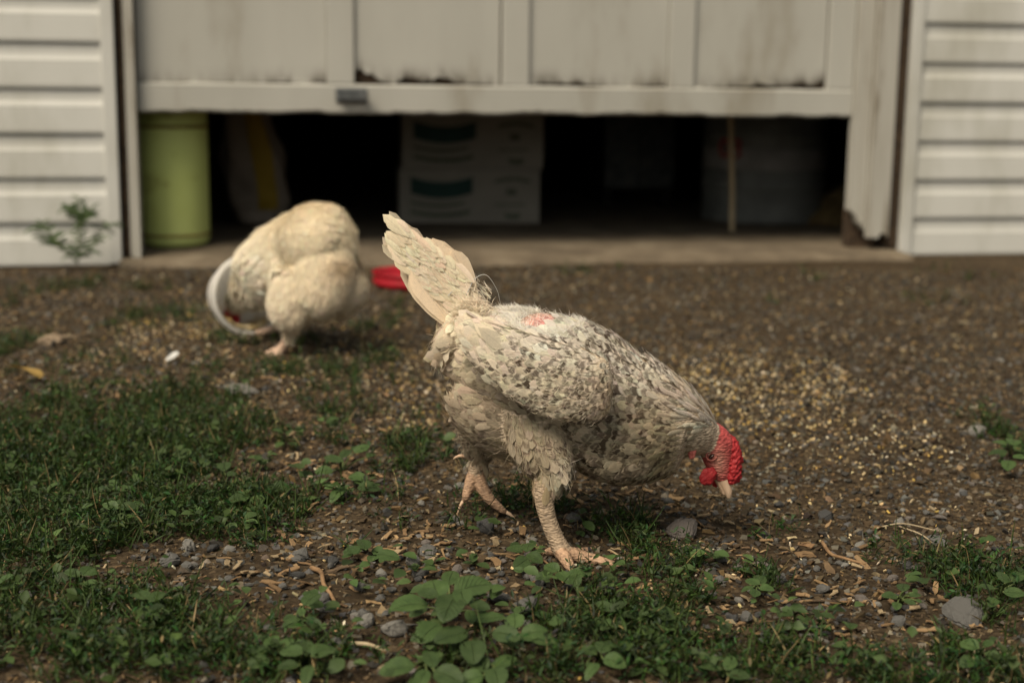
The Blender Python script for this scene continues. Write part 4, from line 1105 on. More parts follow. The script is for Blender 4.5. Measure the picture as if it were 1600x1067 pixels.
NOTABLE = [
    (1068, 828, 64, 36, BRN, 'long brownish stone between the hen\'s head and foot'),
    (1127, 865, 30, 28, PALE, 'rounded grey stone in the weeds below the hen\'s beak'),
    (1292, 800, 36, 22, DARK, 'dark flat stone alone in the fine gravel right of the beak'),
    (1465, 836, 36, 15, GREY, 'small dark oval stone in the gravel at the right, above a pale slab'),
    (1545, 881, 54, 15, PALE, 'thin pale slab of stone at the right edge of the gravel'),
    (1512, 948, 80, 38, GREY, 'large mottled grey stone beside weeds at the lower right'),
    (1405, 961, 28, 26, GREY, 'grey upright stone left of the large mottled stone'),
    (1168, 957, 24, 26, GREY, 'bluish grey stone in the weeds straight below the beak'),
    (1195, 991, 38, 17, GREY, 'flat grey stone among weeds at bottom right of centre'),
    (265, 882, 36, 26, GREY, 'angular grey stone on bare soil at the lower left'),
    (294, 855, 30, 26, PALE, 'pale upright stone at the edge of the left weeds'),
    (470, 878, 32, 24, GREY, 'angular grey stone beside wood chips left of centre'),
    (643, 886, 40, 26, PALE, 'grey blocky stone behind the big leafy weed'),
    (615, 990, 42, 34, PALE, 'largest pale grey stone left of the big leafy weed'),
    (574, 978, 28, 28, PALE, 'pale stone left of the largest pale stone near the big weed'),
    (527, 1013, 30, 30, GREY, 'grey stone standing between weeds at the bottom left of centre'),
    (780, 945, 40, 18, GREY, 'smooth flat grey stone right of the big leafy weed'),
    (822, 958, 48, 40, GREY, 'broad grey stone half hidden by leaves below the hen\'s foot'),
    (896, 818, 30, 20, GREY, 'smooth oval stone just right of the hen\'s shank'),
    (668, 868, 44, 15, GREY, 'long narrow grey stone lying on wood chips'),
    (760, 830, 36, 34, DARK, 'dark upright stone between the hen\'s two feet'),
    (375, 612, 60, 20, PALE, 'pale flat stone on the gravel in front of the cream hen'),
    (75, 527, 42, 26, TAN, 'tan rounded rock near the left edge of the yard'),
    (1530, 676, 30, 26, PALE, 'pale square stone on the gravel by the right edge'),
    (174, 950, 20, 28, PALE, 'thin pale stone upright among weeds at the lower left'),
    (35, 930, 30, 24, PALE, 'pale stone in the grass at the left edge'),
    (942, 919, 30, 16, GREY, 'small speckled stone just below the hen\'s toes'),
    (965, 757, 22, 16, DARK, 'dark stone under the hen\'s breast'),
]
for i, (u, v, w, h, c, lab) in enumerate(NOTABLE):
    o = rock_obj('stone', u, v, w, h, c, i % 9)
    tag(o, lab, 'stone', 'loose stones in the yard')
# countless smaller stones one can still pick out: pieces of the ground
zones = [(420, 880, 280, 70, 60), (720, 900, 190, 60, 60), (1120, 880, 240, 90, 55), (1400, 880, 200, 110, 45), (640, 780, 160, 60, 22), (250, 590, 240, 60, 30), (150, 470, 180, 50, 30), (1250, 780, 250, 60, 24), (560, 960, 60, 50, 14), (1480, 620, 120, 120, 14)]
for (zu, zv, ru, rv, n) in zones:
    for _ in range(n):
        u, v = random.gauss(zu, ru * .55), random.gauss(zv, rv * .55)
        if not (0 < u < 1600 and 430 < v < 1060): continue
        k = max(.35, (v - 124) / 780); w = random.choice((9, 11, 13, 15, 18, 24)) * k
        o = rock_obj('stone', u, v, w, w * random.uniform(.5, .85), random.choice((GREY, GREY, DARK, DARK, BRN, PALE)), parent=GROUND)

# ------------------------------------------------------------------ gravel, grit, chips, corn: far too many to count
def scatter_yard(n, near=1.22, far=4.62):
    "spread over the yard in front of the garage, thinning slowly with distance"
    y = near + (far - near) * rng.random(n * 3) ** 1.15
    x = rng.uniform(-1, 1, n * 3) * (.46 * y + .12)
    k = rng.random(n * 3) < (.46 * y + .12) / (.46 * far + .12) * 1.6
    P = np.stack([x[k], y[k], np.zeros(k.sum())], 1)[:n]
    d = (P - G1) @ WN
    P = P[d < -.12]
    return P
def ell(lst):
    out = []
    for (u, v, ru, rv, k) in lst:
        c = ground(u, v); s = float(px_m(c))
        out.append((c[0], c[1], ru * s, abs(ground(u, v - rv * .9)[1] - ground(u, v + rv * .9)[1]) / 1.8, k))
    return out
def field(P, E, soft=1.0):
    f = np.zeros(len(P))
    for (x, y, rx, ry, k) in E:
        d = ((P[:, 0] - x) / rx) ** 2 + ((P[:, 1] - y) / ry) ** 2
        f = np.maximum(f, k * np.clip(1.35 - d * soft, 0, 1)) if soft != 0 else np.maximum(f, k * np.minimum(1, 1.5 * np.exp(-d * 1.25)))
    return f
def nz(P, s, o=0): return np.array([mnoise.noise((p[0] * s + o, p[1] * s, o)) for p in P])
COVER = ell([(120, 690, 330, 105, 1), (90, 810, 300, 75, 1), (330, 805, 165, 62, .95), (40, 960, 240, 80, 1), (200, 1010, 260, 80, .95), (420, 1040, 160, 40, .75), (780, 1050, 200, 30, .6), (300, 690, 200, 70, .65),
             (1000, 985, 170, 70, .85), (1090, 1030, 240, 50, .9), (975, 835, 55, 40, .8), (1010, 885, 90, 35, .75), (1060, 930, 80, 30, .6), (1250, 985, 80, 35, .6), (1400, 1045, 160, 36, .85), (1545, 915, 90, 60, .85), (1530, 1035, 110, 45, .75), (1215, 830, 50, 20, .45), (1370, 870, 40, 20, .3),
             (560, 800, 130, 50, .38), (500, 640, 85, 60, .5), (560, 555, 110, 35, .42), (440, 548, 100, 24, .62), (345, 545, 55, 18, .65), (200, 505, 75, 22, .5), (8, 540, 40, 26, .9), (32, 470, 16, 14, .8), (840, 790, 80, 34, .65), (730, 800, 60, 40, .5), (640, 720, 75, 60, .45), (620, 495, 34, 22, .5), (560, 520, 60, 18, .45),
             (868, 408, 45, 10, .55), (795, 412, 20, 8, .5), (1012, 408, 25, 8, .5), (1090, 440, 20, 8, .4), (1265, 432, 16, 8, .6), (1480, 430, 60, 10, .35), (1585, 700, 40, 45, .7), (150, 440, 14, 10, .6), (1180, 905, 45, 26, .6), (720, 860, 60, 20, .3), (900, 900, 60, 20, .4), (90, 450, 60, 12, .55), (250, 450, 60, 12, .5), (230, 500, 110, 22, .5), (480, 580, 120, 22, .5), (330, 600, 90, 20, .45), (700, 440, 40, 10, .4), (950, 425, 70, 8, .38), (1330, 420, 60, 6, .35), (1180, 470, 40, 8, .3), (1440, 470, 50, 10, .35), (110, 560, 80, 14, .4)])
CORN = ell([(1190, 600, 150, 60, 1), (1120, 625, 110, 55, 1), (1230, 650, 120, 50, .7), (330, 490, 60, 30, 1), (270, 515, 100, 28, .9), (660, 580, 80, 45, .6), (590, 555, 90, 30, .5), (520, 575, 100, 25, .4), (1330, 690, 170, 60, .4), (360, 525, 80, 16, .9), (200, 560, 120, 22, .35), (440, 600, 120, 30, .35), (640, 640, 60, 40, .45), (1390, 830, 200, 70, .10)])
BARE = ell([(430, 920, 190, 50, 1), (1180, 480, 330, 60, .8)])

SM = [hull_rock(50 + i, 8, .75) for i in range(6)]
P = scatter_yard(95000)
bare = field(P, BARE); cov = field(P, COVER)
P = P[rng.random(len(P)) > np.maximum(bare * .55, cov * .55)]
n = len(P)
sz = np.clip(.0026 * np.exp(rng.normal(0, .45, n)), .001, .009) * np.clip(.8 + .16 * P[:, 1], .8, 1.3)
pal = np.array([(.095, .093, .090), (.050, .050, .052), (.15, .142, .13), (.105, .078, .05), (.19, .135, .075), (.26, .205, .14), (.062, .046, .031), (.38, .33, .25)])
big = nz(P, 1.3, 3)
left = 1 / (1 + np.exp((P[:, 0] / P[:, 1] + .08) * 14))
pr = np.stack([np.full(n, 3.), np.full(n, 2.6), 1.5 + left, np.full(n, 3.4), 1.6 + 1.8 * left, np.full(n, 1.0), np.full(n, 3.8), np.full(n, .5)], 1)
cum = np.cumsum(pr / pr.sum(1, keepdims=True), 1)
pal = pal * np.array([.66, .59, .46]); ci = (rng.random(n)[:, None] > cum).sum(1).clip(0, 7)
c = vary(pal[ci], .2)
which = rng.integers(0, 6, n); parts = []
X, Y, Z = rand_frames(n, .6)
for k in range(6):
    m = which == k; s = sz[m][:, None]
    Q = P[m].copy(); Q[:, 2] = gz(Q[:, 0], Q[:, 1]) + sz[m] * .35
    parts.append(inst(SM[k][0], SM[k][1], Q, X[m] * s * rng.uniform(.8, 1.5, (m.sum(), 1)), Y[m] * s, Z[m] * s * .9, c[m]))
# coarser pieces among the grit
Pc = scatter_yard(13000); Pc = Pc[rng.random(len(Pc)) > field(Pc, COVER) * .7]; nc = len(Pc)
szc = np.clip(.0052 * np.exp(rng.normal(0, .3, nc)), .003, .010); Pc[:, 2] = gz(Pc[:, 0], Pc[:, 1]) + szc * .12
Xc, Yc, Zc = rand_frames(nc, .75); s = szc[:, None]
cc_ = vary(.8 * np.array([(.105, .102, .095), (.062, .061, .058), (.15, .142, .125), (.12, .095, .065), (.19, .165, .12)])[rng.integers(0, 5, nc)], .18)
parts.append(inst(SM[2][0], SM[2][1], Pc, Xc * s * 1.2, Yc * s, Zc * s * .8, cc_))
V, F, C = cat_parts(parts)
tag(link('gravel', np_mesh('gravel', V, F, C, smooth=False), M['stone']), 'fine mixed gravel strewn over the brown yard soil', 'gravel', kind='stuff')

# wood chips
def chip_tpl(seed):
    r = random.Random(seed); xs = np.linspace(-.5, .5, 4); V = []
    for x in xs:
        w = .5 * r.uniform(.35, 1.1); b = r.uniform(-.4, .4); z = r.uniform(-.5, .5)
        V += [(x, -w + b, z), (x, w + b, z + r.uniform(-.2, .2)), (x, w + b, z + .9), (x, -w + b, z + .9)]
    F = []
    for j in range(3):
        for i in range(4): F.append((4 * j + i, 4 * j + (i + 1) % 4, 4 * j + 4 + (i + 1) % 4, 4 * j + 4 + i))
    F += [(3, 2, 1, 0), (12, 13, 14, 15)]
    return np.array(V), np.array(F)
CT = [chip_tpl(i) for i in range(6)]
CHIPZ = ell([(620, 880, 230, 60, 1), (480, 690, 230, 80, .7), (250, 590, 260, 55, .8), (1200, 920, 260, 100, .9), (900, 780, 130, 50, .8), (1050, 800, 120, 50, .7), (700, 940, 150, 40, .6), (1400, 960, 180, 80, .6), (150, 480, 200, 50, .5), (430, 930, 180, 50, .5), (560, 600, 120, 60, .6)])
P = scatter_yard(52000)
f = field(P, CHIPZ); P = P[rng.random(len(P)) < .035 + .30 * f]
n = len(P); X, Y, Z = rand_frames(n, .8)
L = np.clip(.0085 * np.exp(rng.normal(0, .5, n)), .003, .028)[:, None]; W = np.clip(L * rng.uniform(.16, .45, (n, 1)), .0012, .007)
pal = np.array([(.235, .145, .07), (.31, .20, .10), (.175, .108, .052), (.115, .074, .039), (.35, .26, .15), (.087, .058, .033)])
c = vary(pal[rng.integers(0, 6, n)], .15); P[:, 2] = gz(P[:, 0], P[:, 1]) + .0022
parts = [inst(*CT[k], P[m], X[m] * L[m], Y[m] * W[m], Z[m] * .0011, c[m]) for k in range(6) for m in [rng.integers(0, 6, n) == k]]
V, F, C = cat_parts(parts)
tag(link('wood_chips', np_mesh('wood_chips', V, F, C, smooth=False), M['chip']), 'small tan wood chips and shavings scattered over the soil', 'wood chips', kind='stuff')
CM = {}
def chip_obj(u, v, w, ang, k, ci):
    P_ = ground(u, v); s = w * float(px_m(P_))
    if (k, ci) not in CM: CM[(k, ci)] = np_mesh('wood_chip', CT[k][0], CT[k][1], np.tile(pal[ci], (16, 1)), smooth=False)
    o = link('wood_chip', CM[(k, ci)], M['chip'], GROUND)
    o.location = (P_[0], P_[1], gz(P_[0], P_[1]) + .004); o.scale = (s, s * random.uniform(.22, .5), .0016); o.rotation_euler = (random.gauss(0, .25), random.gauss(0, .25), ang)
for (zu, zv, ru, rv, n) in [(640, 870, 200, 45, 60), (480, 700, 150, 60, 24), (1190, 930, 220, 80, 60), (900, 790, 110, 40, 24), (1040, 800, 90, 40, 20), (300, 590, 200, 40, 20), (1400, 960, 150, 70, 26), (420, 920, 150, 40, 20)]:
    for _ in range(n):
        u, v = random.gauss(zu, ru * .6), random.gauss(zv, rv * .6)
        if 0 < u < 1600 and 450 < v < 1060:
            chip_obj(u, v, random.choice((14, 18, 22, 28, 36)) * max(.4, (v - 124) / 800), random.uniform(0, 6.28), random.randrange(6), random.choice((0, 0, 1, 1, 2, 4)))
# cracked corn
P = scatter_yard(90000); f = field(P, CORN); P = P[rng.random(len(P)) < .62 * f + .015]
n = len(P); X, Y, Z = rand_frames(n, .4); s = (.0030 * rng.uniform(.6, 1.35, n))[:, None]
pal2 = np.array([(.52, .39, .19), (.57, .46, .27), (.50, .33, .09), (.60, .53, .38), (.42, .31, .17)])
c = vary(pal2[rng.integers(0, 5, n)], .12); P[:, 2] = gz(P[:, 0], P[:, 1]) + .003
V, F, C = cat_parts([inst(SM[k][0], SM[k][1], P[m], X[m] * s[m] * 1.2, Y[m] * s[m], Z[m] * s[m] * .7, c[m]) for k in range(6) for m in [rng.integers(0, 6, n) == k]])
bm_, br_, ba_ = BK                                      # and the corn inside the bucket
n2 = 700; ax = np.array(ba_); t = rng.uniform(.004, .08, n2); a = rng.normal(0, .45, n2)
sd = unit(np.cross(ax, [0, 0, 1.0])); dn = np.cross(sd, ax); dn = dn if dn[2] < 0 else -dn
Pb = bm_ - ax * t[:, None] + (dn * np.cos(a)[:, None] + sd * np.sin(a)[:, None]) * (br_ * (.95 - .9 * t[:, None]) - rng.uniform(.003, .010, (n2, 1)))
X, Y, Z = rand_frames(n2, 0)
Vb, Fb, Cb = inst(SM[0][0], SM[0][1], Pb, X * .0042, Y * .0036, Z * .003, vary(pal2[rng.integers(0, 4, n2)], .12))
V, F, C = cat_parts([(V, F, C), (Vb, Fb, Cb)])
tag(link('cracked_corn', np_mesh('cracked_corn', V, F, C, smooth=False), M['corn']), 'yellow and cream cracked corn scattered for the hens', 'corn', kind='stuff')

# ------------------------------------------------------------------ low ground cover
LT = (np.array([(0, 0, 0), (-.5, .45, .06), (0, .5, -.04), (.5, .45, .06), (-.3, .78, .02), (.3, .78, .02), (0, 1, -.10)]),
      np.array([(0, 2, 1), (0, 3, 2), (1, 2, 4), (2, 3, 5), (2, 6, 4), (2, 5, 6)]))
P = scatter_yard(60000); f = field(P, COVER, 0); k1 = nz(P, 9, 5); k2 = nz(P, 3, 8)
k3 = nz(P, 26, 1)
f2 = np.clip(f * 1.3 + .5 * k1 + .5 * k2 + .55 * k3 - .36, 0, 1.2) * (f > .05) * (1 - .85 * field(P, ell([(480, 905, 170, 42, 1), (640, 870, 120, 36, 1), (760, 905, 70, 36, .8)]), 0))
f2 *= ~((np.hypot(P[:, 0] + .52, P[:, 1] - 3.03) < .10))
P = P[rng.random(len(P)) < np.clip(f2, 0, 1) ** 1.5 * .9 * np.clip(2.9 / P[:, 1] ** 1.2, .75, 1.3)]
n = len(P); NL = 13
h = .008 + .024 * rng.random(n) * np.clip(1.2 + nz(P, 5, 2), .5, 1.6)
B = np.repeat(P, NL, 0); B[:, 2] = gz(B[:, 0], B[:, 1]); q = rng.random(n * NL)
ang = rng.uniform(0, 2 * np.pi, n * NL); rad = rng.normal(0, .009, n * NL)
B[:, 0] += np.cos(ang) * rad; B[:, 1] += np.sin(ang) * rad; B[:, 2] += np.repeat(h, NL) * q
Yd = unit(np.stack([np.cos(ang), np.sin(ang), rng.normal(.55, .45, n * NL)], 1))
Xd = unit(np.cross(Yd, np.array([0, 0, 1.0]) + rng.normal(0, .35, (n * NL, 3)))); Zd = np.cross(Xd, Yd)
L = (.0085 * rng.uniform(.55, 1.45, n * NL))[:, None]; W = L * rng.uniform(.26, .44, (n * NL, 1))
tc_ = np.repeat(np.stack([.014 + .018 * rng.random(n), .031 + .029 * rng.random(n), .003 + .004 * rng.random(n)], 1), NL, 0)
yel = rng.random(n * NL) < .035; cc = vary(tc_, .25); cc[yel] = vary(np.tile([.16, .12, .05], (yel.sum(), 1)), .3)
parts = [inst(*LT, B, Xd * W, Yd * L, Zd * L, cc)]
# thin grass blades between
m = rng.random(n) < .6; Pg = np.repeat(P[m], 5, 0); ng = len(Pg); Pg = Pg + rng.normal(0, .006, Pg.shape); Pg[:, 2] = gz(Pg[:, 0], Pg[:, 1])
Yg = unit(np.stack([rng.normal(0, .5, ng), rng.normal(0, .5, ng), np.ones(ng)], 1)); Xg = unit(np.cross(Yg, rng.normal(size=(ng, 3)))); Zg = np.cross(Xg, Yg); Lg = np.clip(.024 * np.exp(rng.normal(0, .45, ng)), .01, .07)[:, None]
parts.append(inst(np.stack([LT[0][:, 0], LT[0][:, 1], -.3 * LT[0][:, 1] ** 2], 1), LT[1], Pg, Xg * .0022, Yg * Lg, Zg * Lg, vary(np.where(rng.random((ng, 1)) < .10, [[.20, .15, .07]], [[.034, .058, .012]]), .25)))
# little rosettes of round leaves coming up everywhere
ROS = ell([(700, 960, 260, 90, 1), (450, 1000, 160, 60, .8), (960, 960, 160, 90, .8), (330, 780, 220, 70, .7), (540, 740, 120, 70, .8), (150, 800, 160, 160, .4), (1200, 980, 260, 70, .5), (1540, 950, 90, 90, .7)])
Pq = scatter_yard(9000, 1.25, 2.4); Pq = Pq[rng.random(len(Pq)) < .045 * field(Pq, ROS, 0)]; k_ = rng.integers(4, 8, len(Pq)); Pq = np.repeat(Pq, k_, 0); nq = len(Pq)
a = rng.uniform(0, 6.28, nq); Lq = (.017 * rng.uniform(.55, 1.3, nq))[:, None]; Pq[:, 2] = gz(Pq[:, 0], Pq[:, 1]) + rng.uniform(.006, .026, nq)
Yq = unit(np.stack([np.cos(a), np.sin(a), rng.normal(.22, .25, nq)], 1)); Pq = Pq + Yq * .006
Xq = unit(np.cross(Yq, np.array([0, -.2, 1.0]) + rng.normal(0, .2, (nq, 3)))); Zq = np.cross(Xq, Yq)
yy_ = np.linspace(0, 1, 7); ww_ = np.interp(yy_, [0, .17, .5, .83, 1], [.06, .55, 1, .75, .12]); QV = np.array([(x * w_ * .5, y_, .10 * abs(x) * w_ - .22 * y_ * y_) for y_, w_ in zip(yy_, ww_) for x in (-1, 0, 1)])
QF = np.array([t for j in range(6) for i in range(2) for q0 in [j * 3 + i] for t in ((q0, q0 + 1, q0 + 4), (q0, q0 + 4, q0 + 3))])
parts.append(inst(QV, QF, Pq, Xq * Lq * rng.uniform(.6, .85, (nq, 1)), Yq * Lq, Zq * Lq, vary(np.tile([.050, .082, .025], (nq, 1)), .25)))
# scattered rounder leaflets of other weeds in the cover
m = rng.random(n) < np.clip(.045 * 2.2 / P[:, 1], 0, .3); Pr = np.repeat(P[m], 3, 0); nr = len(Pr); Pr = Pr + rng.normal(0, .007, Pr.shape)
Pr[:, 2] = gz(Pr[:, 0], Pr[:, 1]) + rng.uniform(.010, .034, nr); a = rng.uniform(0, 6.28, nr)
Yr = unit(np.stack([np.cos(a), np.sin(a), rng.normal(.25, .35, nr)], 1)); Xr = unit(np.cross(Yr, np.array([0, -.25, 1.0]) + rng.normal(0, .3, (nr, 3)))); Zr = np.cross(Xr, Yr); Lr = (.013 * rng.uniform(.6, 1.5, nr))[:, None]
parts.append(inst(*LT, Pr, Xr * Lr * rng.uniform(.5, .8, (nr, 1)), Yr * Lr, Zr * Lr, vary(np.tile([.036, .060, .015], (nr, 1)), .25)))
V, F, C = cat_parts(parts)
tag(link('ground_cover', np_mesh('ground_cover', V, F, C), M['grass']), 'dense dark green knotweed and grass covering the soil', 'ground cover', kind='stuff')
print('tris cover', len(F))

# ------------------------------------------------------------------ broad-leaved weeds, each leaf its own piece
def leaf_mesh(seed, wid=.62):
    r = random.Random(seed); rows = 15; V, U = [], []
    ys = np.linspace(0, 1, rows)
    w = np.interp(ys, [0, .05, .15, .35, .6, .8, .93, 1], [.05, .20, .38, .5, .48, .36, .20, .03]) * wid * 2
    bend = r.uniform(-.05, .05); cup = r.uniform(.10, .24); dr = r.uniform(.10, .32)
    for j, (y, a) in enumerate(zip(ys, w)):
        t = 1 + (.022 if j % 2 else -.02) * r.uniform(.5, 1.3)
        for x in (-1, -.5, 0, .5, 1):
            e = t if abs(x) == 1 else 1
            zz = cup * abs(x * a * .5) - dr * y * y + .015 * math.sin(9 * y + 3 * x + seed) * abs(x) + (.012 if abs(x) == .5 else 0)
            V.append((x * a * .5 * e + bend * math.sin(3 * y), y, zz)); U.append((x, y, 0))
    F = [(j * 5 + i, j * 5 + i + 1, j * 5 + 6 + i, j * 5 + 5 + i) for j in range(rows - 1) for i in range(4)]
    return np_mesh('leaf', np.array(V), np.array(F), fuv=np.array(U))
LEAF = [leaf_mesh(i, w) for i, w in enumerate((.74, .82, .66, .78, .70, .50))]
for me in LEAF: me.materials.append(M['leaf'])
def weed(label, u, v, leaves, group='broad-leaved weeds'):
    "leaves: (u, v of the blade's middle, length in photo px, direction of its tip in degrees [0 right, 90 away/up], height above soil m)"
    b = ground(u, v); root = empty('broadleaf_weed', (b[0], b[1], gz(b[0], b[1])))
    tag(root, label, 'weed', group)
    k = float(px_m(b))
    extra = [(lu + random.uniform(-16, 16), lv + random.uniform(-8, 14), ln * random.uniform(.45, .7), ang + random.uniform(-60, 60), hz * random.uniform(.3, .9)) for (lu, lv, ln, ang, hz) in leaves if random.random() < .75]
    for (lu, lv, ln, ang, hz) in list(leaves) + extra:
        z = gz(b[0], b[1]) + hz
        c = ground(lu, lv, z)
        L = ln * k * .8; a = R(ang + random.uniform(-6, 6))
        T = Vector((math.cos(a), math.sin(a) * .95, math.sin(a) * .28 + .12 + random.uniform(-.08, .12))).normalized()
        Nn = Vector((random.gauss(0, .14), -.38 + random.gauss(0, .12), 1)); Nn = (Nn - Nn.dot(T) * T).normalized()
        X = T.cross(Nn)
        mt = Matrix((X * L, T * L, Nn * L)).transposed().to_4x4()
        st = Vector(c) - T * L * .5
        mt.translation = st - root.location
        o = link('leaf', random.choice(LEAF), None, root); o.matrix_local = mt
        p0 = Vector((random.uniform(-.003, .003), random.uniform(-.003, .003), 0)); p1 = mt.translation
        if (p1 - p0).length < .07:
            S = spline([p0, (p0 + p1) / 2 + Vector((0, 0, .004)), p1], 4)
            MB().tube(S, np.linspace(.0016, .0009, len(S)), 6).build('stem', M['stem'], root, smooth=True)
weed('largest leafy weed, bottom centre below the hen', 700, 975, [(640, 945, 76, 205, .035), (682, 915, 62, 110, .045), (740, 915, 78, 20, .05), (705, 945, 74, 250, .055), (672, 985, 64, 240, .03), (705, 900, 52, 80, .03), (722, 930, 48, 280, .06), (668, 925, 40, 150, .05), (750, 945, 44, 330, .035)])
weed('leafy weed with wide leaves right against the largest weed', 745, 990, [(765, 962, 60, 15, .03), (705, 990, 66, 215, .035), (738, 1015, 60, 280, .03), (790, 990, 56, 330, .03), (735, 960, 46, 100, .03), (715, 1010, 42, 235, .02)])
weed('blurred leafy weed cut by the bottom edge, below the largest weed', 665, 1048, [(620, 1040, 66, 190, .02), (672, 1025, 62, 100, .025), (700, 1055, 62, 330, .02), (660, 1058, 58, 260, .02)])
weed('leafy weed at the bottom edge right of the largest weed', 765, 1052, [(745, 1035, 58, 130, .02), (790, 1030, 60, 40, .02), (775, 1056, 56, 280, .02), (735, 1058, 50, 200, .015)])
weed('upright weed with narrow leaves among the stones right of centre', 812, 985, [(803, 968, 50, 95, .03), (835, 985, 50, 10, .025), (850, 1000, 44, 340, .02), (800, 1000, 40, 220, .02)])
weed('small two leaved weed beside the blocky grey stone', 574, 868, [(567, 848, 40, 110, .02), (606, 867, 44, 345, .02), (550, 860, 34, 190, .015), (580, 872, 22, 260, .02)])
weed('single upright seedling on the wood chips', 741, 880, [(739, 870, 26, 95, .015), (730, 878, 18, 170, .01)])
weed('low weed touching the left side of the hen\'s standing foot', 822, 862, [(804, 856, 34, 150, .02), (826, 853, 32, 80, .025), (835, 870, 34, 330, .02), (815, 878, 38, 230, .018), (842, 860, 28, 20, .02)])
weed('low weed in front of the hen\'s standing foot', 872, 892, [(862, 885, 34, 140, .02), (880, 900, 36, 300, .02), (900, 896, 36, 20, .02), (850, 898, 34, 200, .018), (898, 905, 30, 280, .02)])
weed('weed with one tall leaf beside the curved twig', 476, 958, [(487, 934, 46, 60, .03), (490, 970, 38, 320, .015), (458, 972, 40, 215, .015), (470, 955, 24, 100, .03)])
weed('blurred weed cluster at the bottom, left of the twig', 480, 1035, [(478, 1008, 54, 100, .03), (505, 1015, 50, 40, .03), (455, 1015, 46, 160, .03), (480, 1050, 52, 265, .02), (450, 1040, 40, 200, .02)])
weed('small blurred weed left of the bottom weed cluster', 428, 1022, [(424, 1000, 42, 95, .025), (446, 1004, 38, 40, .025), (404, 1014, 36, 170, .02), (405, 1032, 40, 220, .02)])
weed('pale rosette weed on the edge of the left greenery', 398, 772, [(372, 778, 40, 200, .02), (402, 780, 36, 290, .02), (424, 764, 38, 20, .02), (384, 755, 32, 130, .025), (412, 752, 34, 60, .02), (440, 760, 34, 10, .02)])
weed('single round upright leaf behind the pale rosette weed', 350, 742, [(351, 727, 36, 92, .02), (362, 740, 22, 10, .015)])
weed('single tall leaf standing in the left greenery', 288, 722, [(288, 706, 36, 85, .02), (274, 718, 26, 190, .015)])
weed('weed with overlapping leaves left of the hen\'s raised foot', 535, 740, [(540, 706, 40, 70, .03), (565, 700, 36, 30, .025), (520, 715, 38, 160, .025), (528, 768, 46, 240, .02), (560, 745, 44, 320, .02), (506, 735, 34, 190, .02), (575, 760, 40, 350, .02)])
weed('upper small weed with paired leaves in the left greenery', 178, 768, [(176, 752, 32, 110, .03), (190, 762, 26, 30, .025), (165, 765, 26, 200, .02)])
weed('lower small weed with paired leaves in the left greenery', 186, 802, [(172, 790, 34, 160, .03), (202, 790, 38, 15, .03), (188, 782, 24, 90, .03)])
weed('weed with drooping leaves at the lower left, above the grass', 232, 950, [(222, 928, 38, 140, .03), (245, 930, 40, 60, .03), (228, 955, 38, 250, .025), (248, 955, 34, 300, .025)])
weed('lobed round weed below the hen\'s beak', 1183, 918, [(1176, 908, 30, 150, .02), (1190, 905, 28, 60, .02), (1198, 918, 28, 350, .02), (1180, 925, 26, 250, .02), (1168, 918, 26, 200, .02)])
weed('pale weed on the gravel at the lower right', 1406, 935, [(1412, 915, 32, 80, .02), (1430, 928, 28, 10, .02), (1390, 930, 30, 180, .02), (1402, 945, 26, 250, .015), (1422, 940, 24, 320, .02)])
weed('weed with glossy leaves under the hen\'s toes, bottom right of centre', 1030, 972, [(1038, 952, 38, 70, .03), (1010, 985, 36, 220, .02), (1044, 978, 34, 330, .02), (1012, 962, 34, 160, .025), (1030, 998, 32, 270, .02)])
weed('weed in the greenery left of the glossy weed, below the toes', 960, 960, [(945, 945, 36, 150, .025), (970, 938, 36, 70, .025), (985, 960, 36, 350, .02), (950, 975, 36, 230, .02)])
weed('weed with broad leaves at the bottom, right of centre', 935, 1030, [(915, 1015, 44, 150, .02), (945, 1008, 44, 70, .025), (960, 1032, 44, 340, .02), (925, 1045, 44, 240, .02)])
weed('leafy weed at the right edge of the gravel', 1578, 712, [(1560, 705, 34, 170, .03), (1585, 688, 36, 70, .035), (1575, 725, 34, 250, .02), (1596, 712, 36, 10, .03), (1562, 690, 28, 130, .03)])
weed('cluster of leaves at the lower right edge beside the mottled stone', 1562, 925, [(1540, 915, 34, 160, .03), (1568, 900, 38, 80, .035), (1585, 925, 38, 340, .03), (1552, 940, 34, 240, .02), (1590, 900, 34, 30, .03)])
weed('blurred leaves at the bottom right corner', 1530, 1020, [(1515, 1005, 38, 140, .03), (1545, 1002, 38, 50, .03), (1555, 1025, 38, 330, .02), (1512, 1032, 36, 220, .02)])
weed('blurred weed at the bottom edge, right of centre', 1130, 1052, [(1110, 1040, 42, 150, .02), (1140, 1034, 42, 60, .025), (1155, 1054, 42, 350, .02)])
weed('small weed on bare soil at the lower left, beside the pale stone', 128, 905, [(112, 895, 34, 160, .03), (138, 890, 34, 60, .03), (142, 912, 32, 330, .02)])

